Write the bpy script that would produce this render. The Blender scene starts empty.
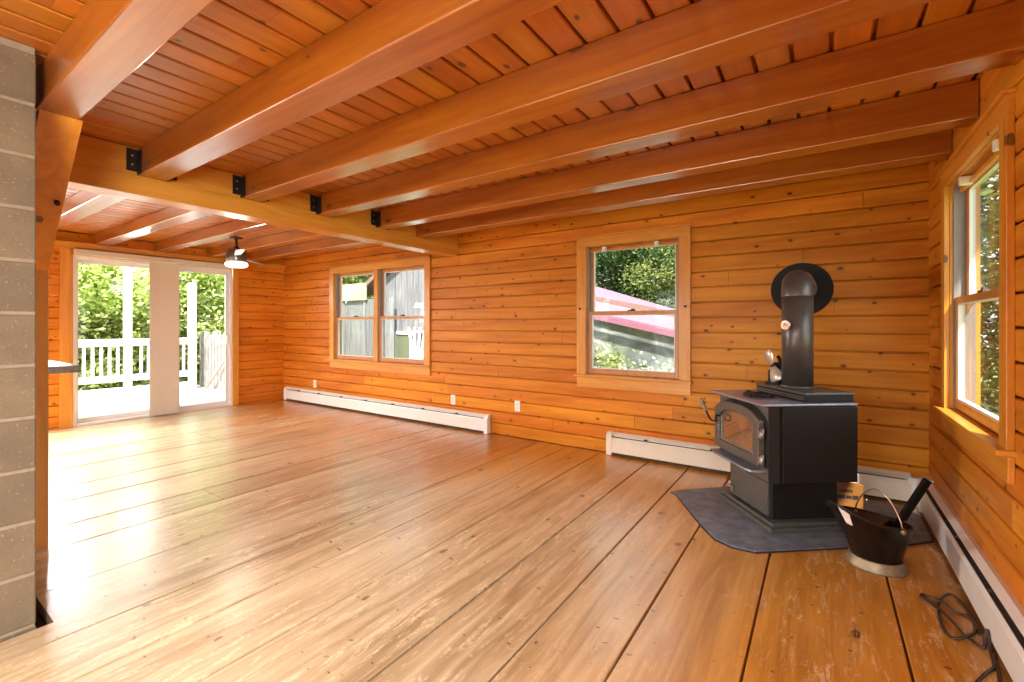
import bpy, bmesh, math, random
from mathutils import Vector, Matrix
random.seed(7)
SC = bpy.context.scene
COL = SC.collection
PI = math.pi

# ------------------------------------------------------------------ room numbers (metres)
L, R, D = -7.32, 0.585, 4.05          # left wall, right wall, back wall
YB = -3.0                             # wall behind the camera
CZ = 2.31                             # underside of the ceiling boards

# ------------------------------------------------------------------ mesh builder
class MB:
    def __init__(s): s.v = []; s.f = []; s.sm = []
    def add(s, verts, faces, smooth=False):
        o = len(s.v); s.v += [tuple(p) for p in verts]
        for f in faces: s.f.append([i + o for i in f]); s.sm.append(smooth)
    def box(s, x0, x1, y0, y1, z0, z1, c=0.0):
        if c <= 0:
            v = [(x, y, z) for x in (x0, x1) for y in (y0, y1) for z in (z0, z1)]
            s.add(v, [(0,1,3,2),(4,6,7,5),(0,4,5,1),(2,3,7,6),(0,2,6,4),(1,5,7,3)]); return
        bm = bmesh.new(); bmesh.ops.create_cube(bm, size=1)
        for q in bm.verts:
            q.co = Vector(((x0+x1)/2 + q.co.x*(x1-x0), (y0+y1)/2 + q.co.y*(y1-y0), (z0+z1)/2 + q.co.z*(z1-z0)))
        bmesh.ops.bevel(bm, geom=list(bm.edges), offset=c, segments=2, affect='EDGES', profile=0.5)
        s.bm(bm)
    def bm(s, bm, smooth=False, M=None):
        bm.verts.index_update()
        s.add([(M @ q.co) if M else q.co for q in bm.verts], [[q.index for q in f.verts] for f in bm.faces], smooth); bm.free()
    def prism(s, poly, axis, a0, a1, smooth=False):
        # poly: 2D points in the two remaining axes (in x,y,z order), extruded along axis
        def P(p, a):
            if axis == 'x': return (a, p[0], p[1])
            if axis == 'y': return (p[0], a, p[1])
            return (p[0], p[1], a)
        n = len(poly)
        v = [P(p, a0) for p in poly] + [P(p, a1) for p in poly]
        f = [(i, (i+1) % n, n + (i+1) % n, n + i) for i in range(n)]
        s.add(v, f, smooth); s.add(v, [list(range(n))[::-1], list(range(n, 2*n))])
    def cyl(s, p0, p1, r0, r1=None, n=24, caps=True, smooth=True):
        r1 = r0 if r1 is None else r1
        p0 = Vector(p0); p1 = Vector(p1); d = (p1-p0).normalized()
        a = d.orthogonal().normalized(); b = d.cross(a)
        ring = lambda p, r: [p + (a*math.cos(t*2*PI/n) + b*math.sin(t*2*PI/n))*r for t in range(n)]
        v = ring(p0, r0) + ring(p1, r1)
        s.add(v, [(i, (i+1) % n, n+(i+1) % n, n+i) for i in range(n)], smooth)
        if caps: s.add(v, [list(range(n))[::-1], list(range(n, 2*n))])
    def lathe(s, prof, c=(0,0,0), n=40, smooth=True, closed=False):
        # prof: (r, z) list around vertical axis through c
        m = len(prof); v = []
        for k in range(n):
            t = 2*PI*k/n
            for r, z in prof: v.append((c[0]+r*math.cos(t), c[1]+r*math.sin(t), c[2]+z))
        f = []
        for k in range(n):
            k2 = (k+1) % n
            for i in range(m if closed else m-1):
                j = (i+1) % m
                f.append((k*m+i, k2*m+i, k2*m+j, k*m+j))
        s.add(v, f, smooth)
    def tube(s, pts, r, n=10, caps=True, flat=None):
        pts = [Vector(p) for p in pts]; N = len(pts)
        rs = r if isinstance(r, (list, tuple)) else [r]*N
        tg = [(pts[min(i+1, N-1)] - pts[max(i-1, 0)]).normalized() for i in range(N)]
        a = tg[0].orthogonal().normalized(); v = []
        for i in range(N):
            a = (a - tg[i]*a.dot(tg[i])).normalized(); b = tg[i].cross(a)
            for k in range(n):
                t = 2*PI*k/n
                v.append(pts[i] + (a*math.cos(t) + b*math.sin(t))*rs[i])
        f = [(i*n+k, i*n+(k+1) % n, (i+1)*n+(k+1) % n, (i+1)*n+k) for i in range(N-1) for k in range(n)]
        s.add(v, f, True)
        if caps: s.add(v, [list(range(n))[::-1], list(range((N-1)*n, N*n))])
    def ell(s, c, rx, ry, rz, nu=20, nv=12):
        bm = bmesh.new(); bmesh.ops.create_uvsphere(bm, u_segments=nu, v_segments=nv, radius=1)
        s.bm(bm, True, Matrix.Translation(c) @ Matrix.Diagonal((rx, ry, rz, 1)))
    def build(s, name, mat, parent=None, **props):
        me = bpy.data.meshes.new(name); me.from_pydata(s.v, [], s.f)
        me.polygons.foreach_set('use_smooth', s.sm)
        bm = bmesh.new(); bm.from_mesh(me); bmesh.ops.remove_doubles(bm, verts=bm.verts, dist=1e-6)
        bmesh.ops.recalc_face_normals(bm, faces=bm.faces); bm.to_mesh(me); bm.free()
        me.materials.append(mat)
        o = bpy.data.objects.new(name, me); COL.objects.link(o)
        if parent is not None: o.parent = parent
        for k, q in props.items(): o[k] = q
        return o

def smooth_pts(pts, k=6):
    pts = [Vector(p) for p in pts]; out = []
    for i in range(len(pts)-1):
        p0 = pts[max(i-1, 0)]; p1 = pts[i]; p2 = pts[i+1]; p3 = pts[min(i+2, len(pts)-1)]
        for j in range(k):
            t = j/k
            out.append(0.5*((2*p1) + (p2-p0)*t + (2*p0-5*p1+4*p2-p3)*t*t + (3*p1-p0-3*p2+p3)*t*t*t))
    out.append(pts[-1]); return out

def empty(name, loc=(0,0,0), rz=0.0, **props):
    o = bpy.data.objects.new(name, None); COL.objects.link(o)
    o.empty_display_size = 0.1
    o.location = loc; o.rotation_euler = (0, 0, rz)
    for k, q in props.items(): o[k] = q
    return o

def thing(name, label, category, loc=(0,0,0), rz=0.0, group=None):
    o = empty(name, loc, rz, label=label, category=category)
    if group: o['group'] = group
    return o

def tag(o, label, category, group=None, kind=None):
    o['label'] = label; o['category'] = category
    if group: o['group'] = group
    if kind: o['kind'] = kind
    return o

# ------------------------------------------------------------------ materials
class NT:
    def __init__(s, name):
        s.m = bpy.data.materials.new(name); s.m.use_nodes = True
        s.t = s.m.node_tree; s.t.nodes.clear()
        s.out = s.t.nodes.new('ShaderNodeOutputMaterial')
    def n(s, typ, **kw):
        q = s.t.nodes.new(typ)
        for k, v in kw.items():
            if k in q.inputs: s.set(q.inputs[k], v)
            else: setattr(q, k, v)
        return q
    def set(s, inp, v):
        if isinstance(v, bpy.types.NodeSocket): s.t.links.new(v, inp)
        else: inp.default_value = v
    def math(s, op, a, b=0.0, c=None, clamp=False):
        q = s.t.nodes.new('ShaderNodeMath'); q.operation = op; q.use_clamp = clamp
        s.set(q.inputs[0], a); s.set(q.inputs[1], b)
        if c is not None: s.set(q.inputs[2], c)
        return q.outputs[0]
    def vmath(s, op, a, b):
        q = s.t.nodes.new('ShaderNodeVectorMath'); q.operation = op
        s.set(q.inputs[0], a); s.set(q.inputs[1], b); return q.outputs[0]
    def mix(s, f, a, b, mode='MIX'):
        q = s.t.nodes.new('ShaderNodeMix'); q.data_type = 'RGBA'; q.blend_type = mode
        s.set(q.inputs[0], f); s.set(q.inputs[6], a); s.set(q.inputs[7], b); return q.outputs[2]
    def ramp(s, f, stops):
        q = s.t.nodes.new('ShaderNodeValToRGB'); s.set(q.inputs[0], f)
        e = q.color_ramp.elements
        while len(e) < len(stops): e.new(0.5)
        for i, (p, c) in enumerate(stops):
            e[i].position = p; e[i].color = c if len(c) == 4 else (*c, 1)
        return q.outputs[0]
    def noise(s, vec, scale, detail=4, rough=0.55, dist=0.0):
        q = s.n('ShaderNodeTexNoise', Scale=scale, Detail=detail, Roughness=rough, Distortion=dist)
        s.set(q.inputs['Vector'], vec); return q.outputs[0]
    def coord(s): return s.n('ShaderNodeTexCoord').outputs['Object']
    def bsdf(s, **kw):
        q = s.t.nodes.new('ShaderNodeBsdfPrincipled')
        for k, v in kw.items(): s.set(q.inputs[k], v)
        s.t.links.new(q.outputs[0], s.out.inputs[0]); s.b = q; return q
    def bump(s, h, strength=0.2, distance=0.01):
        q = s.n('ShaderNodeBump', Strength=strength, Distance=distance); s.set(q.inputs['Height'], h)
        s.set(s.b.inputs['Normal'], q.outputs[0]); return q

def c4(c): return (c[0], c[1], c[2], 1.0)
W = (1, 1, 1); K = (0, 0, 0)

def wood(name, axis, light, dark, plane=None, knot=0.3, knot_scale=(4.5, 7.0), knot_r=0.1,
         rough=0.35, coat=0.0, coat_rough=0.2, spread=0.22, worn=False, coat_ior=1.5, spec=0.5, knot_col=(0.045, 0.009, 0.002)):
    t = NT(name); co = t.coord()
    isl = t.n('ShaderNodeNewGeometry').outputs['Random Per Island']
    off = t.n('ShaderNodeCombineXYZ')
    t.set(off.inputs[0], t.math('MULTIPLY', isl, 37.3)); t.set(off.inputs[1], t.math('MULTIPLY', isl, 91.7)); t.set(off.inputs[2], t.math('MULTIPLY', isl, 53.9))
    p = t.vmath('ADD', co, off.outputs[0])
    sc = [1.0, 1.0, 1.0]; i = 'xyz'.index(axis)
    st = [16.0]*3; st[i] = 1.1
    g = t.noise(t.vmath('MULTIPLY', p, tuple(st)), 1.0, 6, 0.62, 0.9)
    st2 = [3.0]*3; st2[i] = 0.5
    g2 = t.noise(t.vmath('MULTIPLY', p, tuple(st2)), 1.0, 3, 0.5, 0.6)
    f = t.math('ADD', t.math('MULTIPLY', g, 0.6), t.math('MULTIPLY', g2, 0.4))
    mid = tuple((a+b)/2 for a, b in zip(light, dark))
    col = t.ramp(f, [(0.38, dark), (0.5, mid), (0.62, light)])
    # tone from board to board
    v = t.math('ADD', t.math('MULTIPLY', isl, spread), 1.0 - spread*0.55)
    hsv = t.n('ShaderNodeHueSaturation'); t.set(hsv.inputs['Color'], col); t.set(hsv.inputs['Value'], v)
    t.set(hsv.inputs['Hue'], t.math('ADD', t.math('MULTIPLY', t.math('FRACT', t.math('MULTIPLY', isl, 7.31)), 0.016), 0.492))
    col = hsv.outputs[0]
    # knots
    if knot > 0:
        if plane:
            sep = t.n('ShaderNodeSeparateXYZ'); t.set(sep.inputs[0], p)
            a = sep.outputs['xyz'.index(plane[0])]; b = sep.outputs['xyz'.index(plane[1])]
            cv = t.n('ShaderNodeCombineXYZ'); t.set(cv.inputs[0], t.math('MULTIPLY', a, knot_scale[0])); t.set(cv.inputs[1], t.math('MULTIPLY', b, knot_scale[1]))
            vec = cv.outputs[0]; dim = '2D'
        else:
            ks = [knot_scale[1]]*3; ks[i] = knot_scale[0]
            vec = t.vmath('MULTIPLY', p, tuple(ks)); dim = '3D'
        wob = t.noise(t.vmath('MULTIPLY', p, (24, 24, 24)), 1.0, 2)
        vo = t.n('ShaderNodeTexVoronoi'); vo.voronoi_dimensions = dim; vo.inputs['Scale'].default_value = 1.0
        t.set(vo.inputs['Vector'], vec)
        ds = t.math('ADD', vo.outputs['Distance'], t.math('MULTIPLY', t.math('SUBTRACT', wob, 0.5), 0.11))
        sc2 = t.n('ShaderNodeSeparateColor'); t.set(sc2.inputs[0], vo.outputs['Color'])
        has = t.math('LESS_THAN', sc2.outputs[0], knot)
        rad = t.math('MULTIPLY_ADD', sc2.outputs[1], knot_r*0.8, knot_r*0.45)
        rel = t.math('DIVIDE', ds, rad)
        k1 = t.ramp(rel, [(0.0, W), (0.55, (0.75,)*3), (0.8, (0.9,)*3), (1.0, K)])
        halo = t.ramp(t.math('MULTIPLY', rel, 0.4), [(0.3, W), (1.0, K)])
        kf = t.math('MULTIPLY', has, k1)
        col = t.mix(t.math('MULTIPLY', t.math('MULTIPLY', has, halo), 0.25), col, c4(tuple(x*0.6 for x in dark)))
        col = t.mix(t.math('MULTIPLY', kf, 0.95), col, c4(knot_col))
    rg = rough
    ct = coat
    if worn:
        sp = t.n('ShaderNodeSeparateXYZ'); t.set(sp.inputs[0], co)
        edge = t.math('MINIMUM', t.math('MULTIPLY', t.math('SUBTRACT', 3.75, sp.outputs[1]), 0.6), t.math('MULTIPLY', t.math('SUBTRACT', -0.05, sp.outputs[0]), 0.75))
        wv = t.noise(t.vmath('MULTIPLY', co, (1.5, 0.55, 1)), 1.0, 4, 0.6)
        mid_pale = t.math('ADD', edge, t.math('MULTIPLY', t.math('SUBTRACT', wv, 0.5), 1.5))
        mid_pale = t.math('MULTIPLY', t.ramp(mid_pale, [(0.05, K), (0.85, W)]), 0.8)  # paler away from the back and right walls, broken up by noise
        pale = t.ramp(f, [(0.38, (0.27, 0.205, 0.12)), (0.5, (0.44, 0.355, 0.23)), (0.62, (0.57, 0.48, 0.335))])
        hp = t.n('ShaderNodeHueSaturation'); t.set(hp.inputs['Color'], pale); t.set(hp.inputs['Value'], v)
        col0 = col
        col = t.mix(t.math('MULTIPLY', mid_pale, t.math('SUBTRACT', 1.0, t.math('MULTIPLY', kf, 0.9))), col, hp.outputs[0])
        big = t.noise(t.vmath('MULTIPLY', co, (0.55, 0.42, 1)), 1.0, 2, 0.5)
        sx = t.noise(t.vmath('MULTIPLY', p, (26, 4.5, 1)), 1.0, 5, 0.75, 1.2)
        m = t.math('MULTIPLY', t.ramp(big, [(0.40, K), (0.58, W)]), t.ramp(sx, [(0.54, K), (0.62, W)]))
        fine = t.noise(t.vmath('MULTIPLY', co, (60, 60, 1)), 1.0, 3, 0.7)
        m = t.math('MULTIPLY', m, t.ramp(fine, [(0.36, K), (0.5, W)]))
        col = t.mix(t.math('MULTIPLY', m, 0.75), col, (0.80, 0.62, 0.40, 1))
        nick = t.noise(t.vmath('MULTIPLY', co, (18, 30, 1)), 1.0, 1)
        nk = t.ramp(nick, [(0.735, K), (0.75, W)])
        col = t.mix(t.math('MULTIPLY', nk, 0.7), col, (0.10, 0.04, 0.015, 1))
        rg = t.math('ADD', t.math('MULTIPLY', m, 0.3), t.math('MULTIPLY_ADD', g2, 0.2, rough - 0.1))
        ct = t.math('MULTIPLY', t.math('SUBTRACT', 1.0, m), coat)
    t.bsdf(**{'Base Color': col, 'Roughness': rg, 'Coat Weight': ct, 'Coat Roughness': coat_rough, 'Coat IOR': coat_ior, 'Specular IOR Level': spec})
    t.bump(g, 0.12, 0.004)
    return t.m

def plain(name, col, rough=0.5, metal=0.0, var=0.12, scale=30, bump=0.0, coat=0.0, spec=0.5):
    t = NT(name); co = t.coord()
    n = t.noise(co, scale, 4, 0.6)
    c = t.mix(t.ramp(n, [(0.3, K), (0.7, W)]), c4(tuple(x*(1-var) for x in col)), c4(tuple(min(1, x*(1+var)) for x in col)))
    t.bsdf(**{'Base Color': c, 'Roughness': rough, 'Metallic': metal, 'Coat Weight': coat, 'Coat Roughness': 0.15, 'Specular IOR Level': spec})
    if bump: t.bump(n, bump, 0.004)
    return t.m

def emit(name, col, s):
    t = NT(name); e = t.n('ShaderNodeEmission', Color=c4(col), Strength=s)
    t.t.links.new(e.outputs[0], t.out.inputs[0]); return t.m

def glass(name, tint=(0.97, 0.98, 0.97), gain=1.0):
    t = NT(name)
    tr = t.n('ShaderNodeBsdfTransparent', Color=c4(tint)); gl = t.n('ShaderNodeBsdfGlossy', Roughness=0.02)
    lw = t.n('ShaderNodeLayerWeight')
    fr = t.math('MULTIPLY_ADD', t.math('POWER', lw.outputs['Facing'], 5.0), 0.9, 0.012)
    mx = t.n('ShaderNodeMixShader'); t.set(mx.inputs[0], t.math('MULTIPLY', fr, gain))
    t.t.links.new(tr.outputs[0], mx.inputs[1]); t.t.links.new(gl.outputs[0], mx.inputs[2])
    t.t.links.new(mx.outputs[0], t.out.inputs[0]); return t.m

PINE_L, PINE_D = (0.72, 0.262, 0.018), (0.49, 0.13, 0.005)
M = {}
M['wallx'] = wood('wall_pine_x', 'x', PINE_L, PINE_D, ('x', 'z'), 0.5, (5.5, 8.5), 0.085, 0.48, 0.08, 0.3, spec=0.25)
M['wally'] = wood('wall_pine_y', 'y', PINE_L, PINE_D, ('y', 'z'), 0.5, (5.5, 8.5), 0.085, 0.48, 0.08, 0.3, spec=0.25)
M['ceil'] = wood('ceiling_pine', 'y', (0.54, 0.195, 0.013), (0.38, 0.112, 0.006), ('x', 'y'), 0.3, (7.0, 4.0), 0.09, 0.4, 0.3, 0.3, spread=0.14)
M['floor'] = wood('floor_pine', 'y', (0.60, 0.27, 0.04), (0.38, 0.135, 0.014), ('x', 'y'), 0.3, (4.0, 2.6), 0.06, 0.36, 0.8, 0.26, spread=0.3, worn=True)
M['beam'] = wood('beam_pine', 'x', (0.45, 0.155, 0.011), (0.28, 0.07, 0.0035), None, 0.8, (3.6, 6.5), 0.12, 0.38, 1.0, 0.2, coat_ior=1.85, spread=0.1)
M['girder'] = wood('girder_pine', 'y', (0.72, 0.32, 0.05), (0.55, 0.20, 0.02), None, 0.4, (3.2, 6.0), 0.13, 0.38, 0.5, 0.22, spread=0.05)
M['brace'] = wood('brace_pine', 'z', (0.78, 0.34, 0.025), (0.62, 0.22, 0.011), None, 0.3, (3.2, 6.0), 0.11, 0.4, 0.4, 0.25, spread=0.04)
M['post'] = wood('post_pine', 'z', (0.80, 0.48, 0.14), (0.66, 0.34, 0.08), None, 0.3, (3.2, 6.0), 0.11, 0.4, 0.4, 0.25, spread=0.04)
M['casez'] = wood('casing_pine_z', 'z', (0.70, 0.325, 0.034), (0.55, 0.21, 0.015), None, 0.12, (4, 7), 0.12, 0.4, 0.3, 0.25)
M['casex'] = wood('casing_pine_x', 'x', (0.70, 0.325, 0.034), (0.55, 0.21, 0.015), None, 0.15, (4, 7), 0.12, 0.4, 0.3, 0.25)
M['casey'] = wood('casing_pine_y', 'y', (0.70, 0.325, 0.034), (0.55, 0.21, 0.015), None, 0.15, (4, 7), 0.12, 0.4, 0.3, 0.25)
M['sash'] = wood('sash_pine', 'z', (0.56, 0.26, 0.07), (0.45, 0.18, 0.04), None, 0.0, rough=0.4, coat=0.3)
M['vinyl'] = plain('white_vinyl', (0.78, 0.77, 0.75), 0.35, var=0.03)
M['track'] = plain('grey_jamb_track', (0.24, 0.22, 0.21), 0.4, var=0.05)
M['glass'] = glass('window_glass')
M['darkmetal'] = plain('black_bracket_steel', (0.018, 0.016, 0.015), 0.45, 0.3)
M['boltm'] = plain('zinc_bolt', (0.55, 0.53, 0.5), 0.3, 1.0)
M['fabric'] = plain('blind_fabric', (0.66, 0.60, 0.52), 0.8, var=0.05, scale=80)
M['heater'] = plain('cream_heater_enamel', (0.70, 0.62, 0.50), 0.35, var=0.04, scale=8)
M['heaterw'] = plain('white_heater_enamel', (0.78, 0.75, 0.70), 0.35, var=0.04, scale=8)
M['fin'] = plain('dark_heater_slot', (0.05, 0.035, 0.028), 0.6)
M['outlet'] = plain('outlet_plastic', (0.78, 0.75, 0.68), 0.35, var=0.02)
M['slot'] = plain('outlet_slot', (0.05, 0.045, 0.04), 0.5)
M['iron'] = plain('stove_black_paint', (0.010, 0.009, 0.008), 0.5, 0.0, var=0.25, scale=60, bump=0.05, spec=0.3)
M['ironsheen'] = plain('stove_sheen_grey', (0.115, 0.11, 0.098), 0.36, 0.35, var=0.2, scale=70, bump=0.06)  # lighter copy of the stove black, front sheen painted into the colour
M['irontop'] = plain('stove_top_reflection', (0.32, 0.34, 0.42), 0.3, 0.5, var=0.2, scale=25)  # bluish-grey base stands for windows reflected in the black top
M['trim'] = plain('worn_edge_steel', (0.30, 0.28, 0.25), 0.35, 0.8)
M['pipe'] = plain('stovepipe_black', (0.11, 0.10, 0.095), 0.34, 0.35, var=0.15, scale=14)
M['flange'] = plain('flange_black', (0.008, 0.008, 0.008), 0.5, 0.0, spec=0.25)
M['chrome'] = plain('chrome', (0.75, 0.73, 0.70), 0.12, 1.0, var=0.02)
M['spring'] = plain('coil_handle_steel', (0.5, 0.48, 0.45), 0.3, 1.0)
M['slate'] = plain('slate_pad', (0.15, 0.165, 0.20), 0.5, 0.0, var=0.35, scale=14, bump=0.15)
M['padedge'] = plain('pad_edge', (0.02, 0.018, 0.018), 0.5)
M['fanwhite'] = plain('brushed_blade', (0.72, 0.68, 0.62), 0.25, 0.5)
M['nickel'] = plain('brushed_nickel', (0.20, 0.17, 0.15), 0.3, 0.9)
M['bronze'] = plain('dark_bronze', (0.05, 0.035, 0.03), 0.4, 0.5)
M['bladewood'] = plain('fan_blade_grey', (0.42, 0.37, 0.33), 0.35)
M['lamp'] = emit('fan_lamp_lens', (1.0, 0.93, 0.82), 4.0)
M['card'] = plain('orange_card', (0.24, 0.09, 0.012), 0.6, var=0.08, scale=12)
M['ink'] = plain('black_print', (0.02, 0.012, 0.01), 0.6)
M['bucket'] = plain('scuttle_black', (0.012, 0.009, 0.008), 0.3, 0.3, var=0.4, scale=18, bump=0.2)
M['rust'] = plain('scuttle_rusty_inside', (0.085, 0.03, 0.014), 0.6, 0.2, var=0.5, scale=16)
M['brass'] = plain('tarnished_brass', (0.30, 0.24, 0.15), 0.5, 0.6, var=0.25, scale=25)
M['wire'] = plain('bail_wire', (0.62, 0.5, 0.42), 0.3, 0.9)
M['cord'] = plain('brown_cord', (0.045, 0.028, 0.02), 0.35)
M['counter'] = plain('grey_counter', (0.22, 0.25, 0.27), 0.35, var=0.3, scale=60)
M['counteredge'] = plain('counter_edge', (0.15, 0.16, 0.17), 0.4)
M['cabinet'] = plain('cabinet_white', (0.6, 0.55, 0.48), 0.5)
M['floorgap'] = plain('dark_floor_gap', (0.05, 0.04, 0.032), 0.8)  # dark base under the planks and in the chimney cut
M['deck'] = plain('deck_boards', (0.55, 0.51, 0.49), 0.6, var=0.1, scale=9)
M['whitepaint'] = plain('white_paint', (0.74, 0.74, 0.73), 0.5, var=0.04, scale=12)
M['peel'] = plain('peeling_white_paint', (0.26, 0.245, 0.24), 0.7, var=0.35, scale=7)
M['bark'] = plain('tree_bark', (0.16, 0.13, 0.11), 0.9, var=0.4, scale=14, bump=0.4)
M['redroof'] = plain('red_roof_glare', (0.25, 0.155, 0.205), 0.35, 0.0, var=0.08, scale=3)  # red metal roof with glare and window haze mixed into the colour
M['fascia'] = plain('red_fascia', (0.24, 0.09, 0.13), 0.5)
M['brownroof'] = plain('brown_barn_roof', (0.20, 0.11, 0.09), 0.7)
M['tan'] = plain('tan_sheet', (0.40, 0.31, 0.225), 0.6, var=0.08, scale=5)
M['screen'] = plain('green_grey_screen', (0.13, 0.14, 0.09), 0.5)

def foliage(name, a, b):
    t = NT(name); r = t.n('ShaderNodeNewGeometry').outputs['Random Per Island']
    c = t.ramp(r, [(0.0, a), (0.7, b), (1.0, tuple(min(1, x*1.5) for x in b))])
    d = t.n('ShaderNodeBsdfDiffuse', Color=c); tl = t.n('ShaderNodeBsdfTranslucent', Color=c)
    mx = t.n('ShaderNodeMixShader'); mx.inputs[0].default_value = 0.4
    t.t.links.new(d.outputs[0], mx.inputs[1]); t.t.links.new(tl.outputs[0], mx.inputs[2])
    t.t.links.new(mx.outputs[0], t.out.inputs[0]); return t.m
M['leafA'] = foliage('leaves_bright', (0.36, 0.48, 0.11), (0.80, 0.90, 0.40))
M['leafB'] = foliage('leaves_green', (0.03, 0.07, 0.025), (0.13, 0.20, 0.07))
M['leafC'] = foliage('leaves_olive', (0.09, 0.12, 0.03), (0.28, 0.32, 0.10))
M['bloom'] = foliage('blossom_pale', (0.70, 0.58, 0.62), (0.85, 0.78, 0.80))

def blocks_mat():
    t = NT('painted_block'); co = t.coord()
    isl = t.n('ShaderNodeNewGeometry').outputs['Random Per Island']
    n = t.noise(co, 45, 6, 0.7); n2 = t.noise(co, 5, 3)
    c = t.ramp(n2, [(0.3, (0.115, 0.082, 0.048)), (0.7, (0.165, 0.12, 0.07))])
    h = t.n('ShaderNodeHueSaturation'); t.set(h.inputs['Color'], c); t.set(h.inputs['Value'], t.math('MULTIPLY_ADD', isl, 0.2, 0.9))
    sp = t.noise(co, 140, 2)
    c2 = t.mix(t.math('MULTIPLY', t.ramp(sp, [(0.66, K), (0.74, W)]), 0.5), h.outputs[0], (0.5, 0.44, 0.34, 1))
    t.bsdf(**{'Base Color': c2, 'Roughness': 0.75}); t.bump(n, 0.5, 0.006); return t.m
M['block'] = blocks_mat()
M['mortar'] = plain('painted_mortar', (0.24, 0.19, 0.13), 0.8, var=0.12, scale=30, bump=0.2)

def siding_mat():
    t = NT('grey_barn_boards'); co = t.coord()
    isl = t.n('ShaderNodeNewGeometry').outputs['Random Per Island']
    g = t.noise(t.vmath('MULTIPLY', co, (22, 22, 1.2)), 1.0, 6, 0.65)
    c = t.ramp(g, [(0.3, (0.08, 0.08, 0.085)), (0.6, (0.20, 0.196, 0.206)), (0.75, (0.29, 0.285, 0.297))])
    h = t.n('ShaderNodeHueSaturation'); t.set(h.inputs['Color'], c); t.set(h.inputs['Value'], t.math('MULTIPLY_ADD', isl, 0.35, 0.8))
    t.bsdf(**{'Base Color': h.outputs[0], 'Roughness': 0.85}); return t.m
M['siding'] = siding_mat()

def tarp_mat():
    t = NT('weathered_grey_wall'); co = t.coord()
    n = t.noise(t.vmath('MULTIPLY', co, (1.4, 1.4, 1.8)), 1.0, 5, 0.6, 1.5)
    c = t.ramp(n, [(0.32, (0.09, 0.10, 0.09)), (0.5, (0.17, 0.185, 0.17)), (0.62, (0.32, 0.32, 0.285))])
    t.bsdf(**{'Base Color': c, 'Roughness': 0.7}); t.bump(n, 0.6, 0.1); return t.m
M['tarp'] = tarp_mat()

def ground_mat():
    t = NT('yard_grass'); co = t.coord()
    n = t.noise(co, 1.3, 6, 0.7)
    c = t.ramp(n, [(0.3, (0.10, 0.15, 0.04)), (0.55, (0.24, 0.30, 0.10)), (0.75, (0.42, 0.40, 0.22))])
    t.bsdf(**{'Base Color': c, 'Roughness': 0.95}); return t.m
M['ground'] = ground_mat()

def stoveglass():
    t = NT('brown_stove_glass'); co = t.coord()
    n = t.noise(co, 7, 4)
    c = t.ramp(n, [(0.35, (0.14, 0.075, 0.04)), (0.7, (0.26, 0.15, 0.085))])  # mottled brown base colour under the glossy coat
    t.bsdf(**{'Base Color': c, 'Roughness': 0.04, 'Specular IOR Level': 0.9, 'Coat Weight': 1.0, 'Coat IOR': 2.0, 'Coat Roughness': 0.02}); return t.m
M['stoveglass'] = stoveglass()

# ------------------------------------------------------------------ board walls, floor, ceiling
def board_wall(name, axis, face, inward, u0, u1, z0, z1, openings, h=0.127, thick=0.10, zoff=0.0, mat=None):
    """axis 'x': runs along x on plane y=face; 'y': runs along y on plane x=face. inward = +1/-1 room side."""
    mb = MB(); rnd = random.Random(hash(name) % 1000 if False else sum(map(ord, name)))
    g = 0.0042; ch = 0.005; dp = 0.006; dg = 0.03
    def piece(a0, a1, b0, b1, full):
        def P(d, z):   # depth d outwards from the face
            return (face - inward*d, z)
        gl = g if full[0] else 0; gh = g if full[1] else 0
        cl = ch if full[0] else 0; chh = ch if full[1] else 0
        prof = [P(thick, b0), P(dg, b0), P(dg, b0+gl), P(dp, b0+gl), P(0, b0+gl+cl), P(0, b1-gh-chh), P(dp, b1-gh), P(dg, b1-gh), P(dg, b1), P(thick, b1)]
        pts = []
        for q in prof:
            if not pts or (abs(q[0]-pts[-1][0]) + abs(q[1]-pts[-1][1])) > 1e-7: pts.append(q)
        if axis == 'x': mb.prism(pts, 'x', a0, a1)
        else: mb.prism(pts, 'y', a0, a1)
    k = math.floor((z0 - zoff)/h); zb = zoff + k*h
    while zb < z1 - 1e-6:
        b0, b1 = max(zb, z0), min(zb+h, z1)
        if b1 - b0 > 0.004:
            cuts = {u0, u1}
            u = u0 + rnd.uniform(0.4, 2.2)
            while u < u1 - 0.3:
                cuts.add(u); u += rnd.uniform(1.3, 3.0)
            for (ou0, ou1, oz0, oz1) in openings:
                if oz1 > b0 and oz0 < b1:
                    cuts.add(max(u0, min(u1, ou0))); cuts.add(max(u0, min(u1, ou1)))
            cs = sorted(cuts)
            for a0, a1 in zip(cs, cs[1:]):
                if a1 - a0 < 1e-4: continue
                am = (a0+a1)/2; spans = [(b0, b1)]
                for (ou0, ou1, oz0, oz1) in openings:
                    if ou0 < am < ou1:
                        ns = []
                        for s0, s1 in spans:
                            if oz0 > s0: ns.append((s0, min(s1, oz0)))
                            if oz1 < s1: ns.append((max(s0, oz1), s1))
                        spans = [q for q in ns if q[1]-q[0] > 0.002] if (oz1 > b0 and oz0 < b1) else spans
                for s0, s1 in spans:
                    gp = 0.0012
                    e0 = gp if a0 > u0+1e-6 else 0; e1 = gp if a1 < u1-1e-6 else 0
                    tall = s1 - s0 > 0.04
                    piece(a0+e0, a1-e1, s0, s1, (tall and abs(s0-zb) < 1e-5, tall and abs(s1-zb-h) < 1e-5))
        zb += h
    return mb.build(name, mat, kind='structure')

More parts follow.
